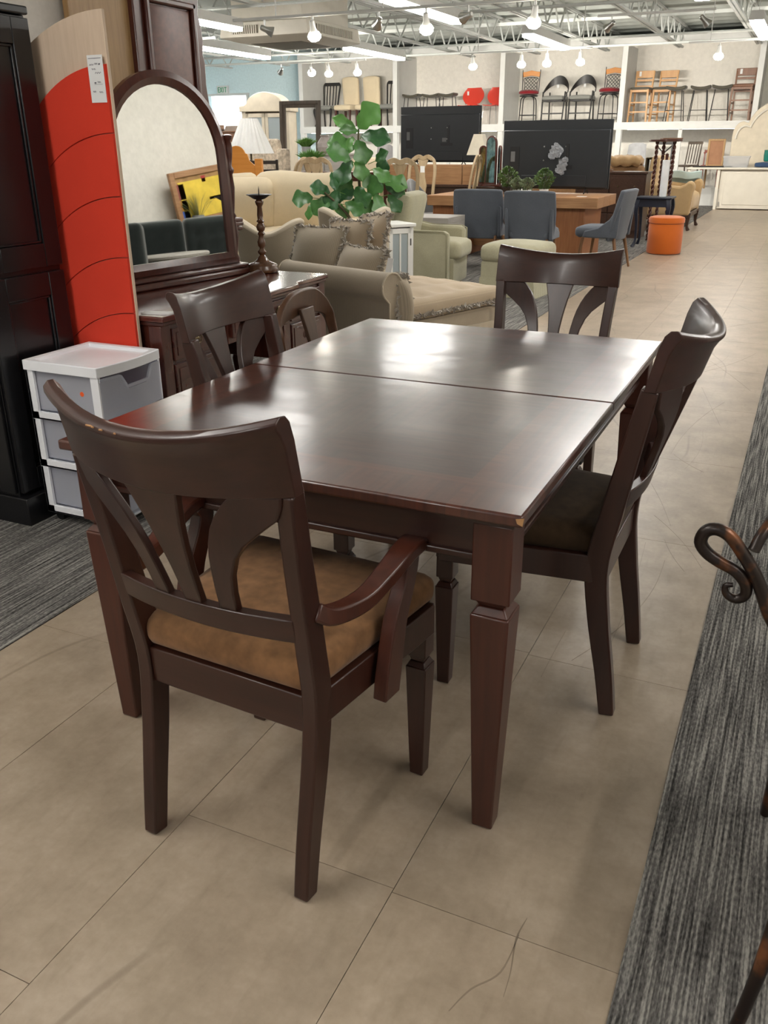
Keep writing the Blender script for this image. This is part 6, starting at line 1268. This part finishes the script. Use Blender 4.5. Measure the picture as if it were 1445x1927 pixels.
def ladder(label, x, mat, seatm, rz, name, h=1.10, w_=0.19, y=22.95, tg=True, rungs=3):
    t = T(name, label, 'bar stool', (x, y, SZ), rz, 'wooden ladder back bar stools')
    for s in (-1, 1):
        MB().sweep([(s*w_, -0.22, 0.001), (s*w_, -0.18, 0.70), (s*(w_+0.01), -0.25, h)], 0.036, 0.036).o('rear_leg', mat, t, bev=0.004); MB().frus((s*(w_+0.02), 0.20, 0.001), 0.036, 0.036, (s*w_, 0.17, 0.70), 0.04, 0.04).o('front_leg', mat, t)
    yb = lambda z: -0.18-(z-0.7)*0.175
    MB().box((0, yb(h-0.07), h-0.07), (2*w_+0.02, 0.022, 0.15)).o('top_slat', mat, t, bev=0.006)
    for k in range(1, rungs): z = h-0.07-0.13*k; MB().box((0, yb(z), z), (2*w_, 0.018, 0.045)).o('slat', mat, t, bev=0.004)
    MB().cush((0, 0, 0.715), (2*w_+0.06, 0.42, 0.06), 0.025, 0.01, 6).o('seat', seatm, t); MB().bx(-w_-0.01, w_+0.01, -0.18, 0.18, 0.64, 0.69).o('apron', mat, t)
    for z in (0.22, 0.42): MB().box((0, 0.185, z), (2*w_, 0.022, 0.03)).box((-w_, 0, z-0.05), (0.022, 0.38, 0.03)).box((w_, 0, z-0.05), (0.022, 0.38, 0.03)).o('stretcher', mat, t)
    if tg: ptag(t, w_*0.6, yb(h-0.07)+0.016, h-0.06, 0.05, 0.10)
ladder('honey oak bar stool with tag on the shelf, left of the two', -4.02, M_oak, M_olive, 176, 'oak_bar_stool'); ladder('honey oak bar stool on the shelf, right of the two', -3.52, M_oak, M_olive, 170, 'oak_bar_stool', 1.10, 0.19, 23.1, False)
ladder('brown ladder back bar stool on the shelf before the cream headboard', -1.80, M_brownstool, M_brownstool, 176, 'brown_bar_stool', 1.08, 0.20, 22.95, True, 4)

# ================================================================ things seen in the mirror (right of the camera, outside the frame)
def tufted(label, loc, rz):
    t = T('tufted_chair', label, 'chair', loc, rz, 'dark green tufted dining chairs')
    M_tu = fabric('dark_green_velvet', (0.016, 0.022, 0.021), var=0.2, sheen=0.5)
    def dent(p, u, v, w_):
        if p.y > 0:
            d = sum(math.exp(-(((u-a)/0.12)**2+((w_-c)/0.10)**2)) for a in (-0.55, 0, 0.55) for c in (-0.5, 0.0, 0.5)); return (p.x, p.y-0.03*min(1, d), p.z)
        return p
    MB(RX(-8)).cush((0, -0.22, 0.74), (0.56, 0.14, 0.60), 0.05, 0, 16, None, None, dent).o('backrest', M_tu, t, smooth=80); MB().cush((0, 0.03, 0.44), (0.56, 0.54, 0.14), 0.05, 0.02, 8).o('seat', M_tu, t)
    for s in (-1, 1):
        MB().tube(cr([(s*0.28, -0.24, 0.70), (s*0.31, -0.05, 0.68), (s*0.31, 0.12, 0.70), (s*0.31, 0.18, 0.66), (s*0.30, 0.14, 0.50)], 4), 0.016, 8).o('arm', M_bronze, t)
        for y in (-0.22, 0.24): MB().frus((s*0.24, y, 0.001), 0.03, 0.03, (s*0.24, y, 0.38), 0.045, 0.045).o('leg', M_bronze, t)
tufted('dark green tufted armchair reflected in the vanity mirror, left one', (1.55, 6.35, 0), 118); tufted('dark green tufted armchair reflected in the vanity mirror, right one', (1.62, 7.10, 0), 112)
tufted('dark green tufted armchair turned away, at the left of the mirror', (0.75, 5.35, 0), -40)
t = T('grey_table', 'pale grey oval table top reflected in the mirror before the tufted chairs', 'table', (0.95, 6.0, 0)); MB().lathe([(0.38, 0.715), (0.40, 0.725), (0.40, 0.745), (0.38, 0.755), (0.01, 0.755)], 32).o('top', M_greywash, t); MB().lathe([(0.22, 0.001), (0.2, 0.03), (0.05, 0.06), (0.05, 0.71)], 16).o('pedestal', M_bronze, t)
t = T('framed_painting', 'wood framed abstract painting with yellow field reflected in the mirror', 'painting', (2.70, 7.95, 1.0), -90)
Mx = RY(6); f_ = MB(Mx); pw, ph = 0.46, 0.31
for (a, c, d, e) in ((-pw, -pw+0.07, 0, 2*ph), (pw-0.07, pw, 0, 2*ph), (-pw+0.07, pw-0.07, 0, 0.07), (-pw+0.07, pw-0.07, 2*ph-0.07, 2*ph)): f_.bx(a, c, -0.03, 0.02, d, e)
f_.o('frame', M_rustic, t, bev=0.008)
MB(Mx).bx(-pw+0.07, pw-0.07, -0.012, 0.0, 0.07, 2*ph-0.07).o('canvas', plain('ochre_canvas', (0.35, 0.20, 0.08), rough=0.8, var=0.3), t)
for (a, c, d, e, col, nm) in ((-0.28, 0.36, 0.08, 0.50, (0.72, 0.52, 0.06), 'yellow'), (0.28, 0.385, 0.08, 0.18, (0.05, 0.12, 0.42), 'blue'), (0.28, 0.385, 0.19, 0.30, (0.55, 0.25, 0.05), 'orange'), (0.28, 0.385, 0.31, 0.48, (0.25, 0.06, 0.05), 'maroon'), (-0.06, 0.0, 0.46, 0.53, (0.40, 0.03, 0.03), 'crimson'), (-0.30, -0.06, 0.25, 0.28, (0.05, 0.04, 0.03), 'umber')):
    MB(Mx).bx(a, c, -0.016, -0.012, d, e).o('paint_patch', plain(nm+'_paint', col, rough=0.7, var=0.2), t)
table_simple('wall_console', 'dark console table under the painting reflected in the mirror', 'table', (2.68, 7.9, 0), 0.36, 1.3, 0.985, M_darkdresser)
grass_pot('spiky plant reflected in the mirror before the painting', (2.62, 7.72, 0.986), M_pot, M_sagegreen, 60, 0.34, 0.9)
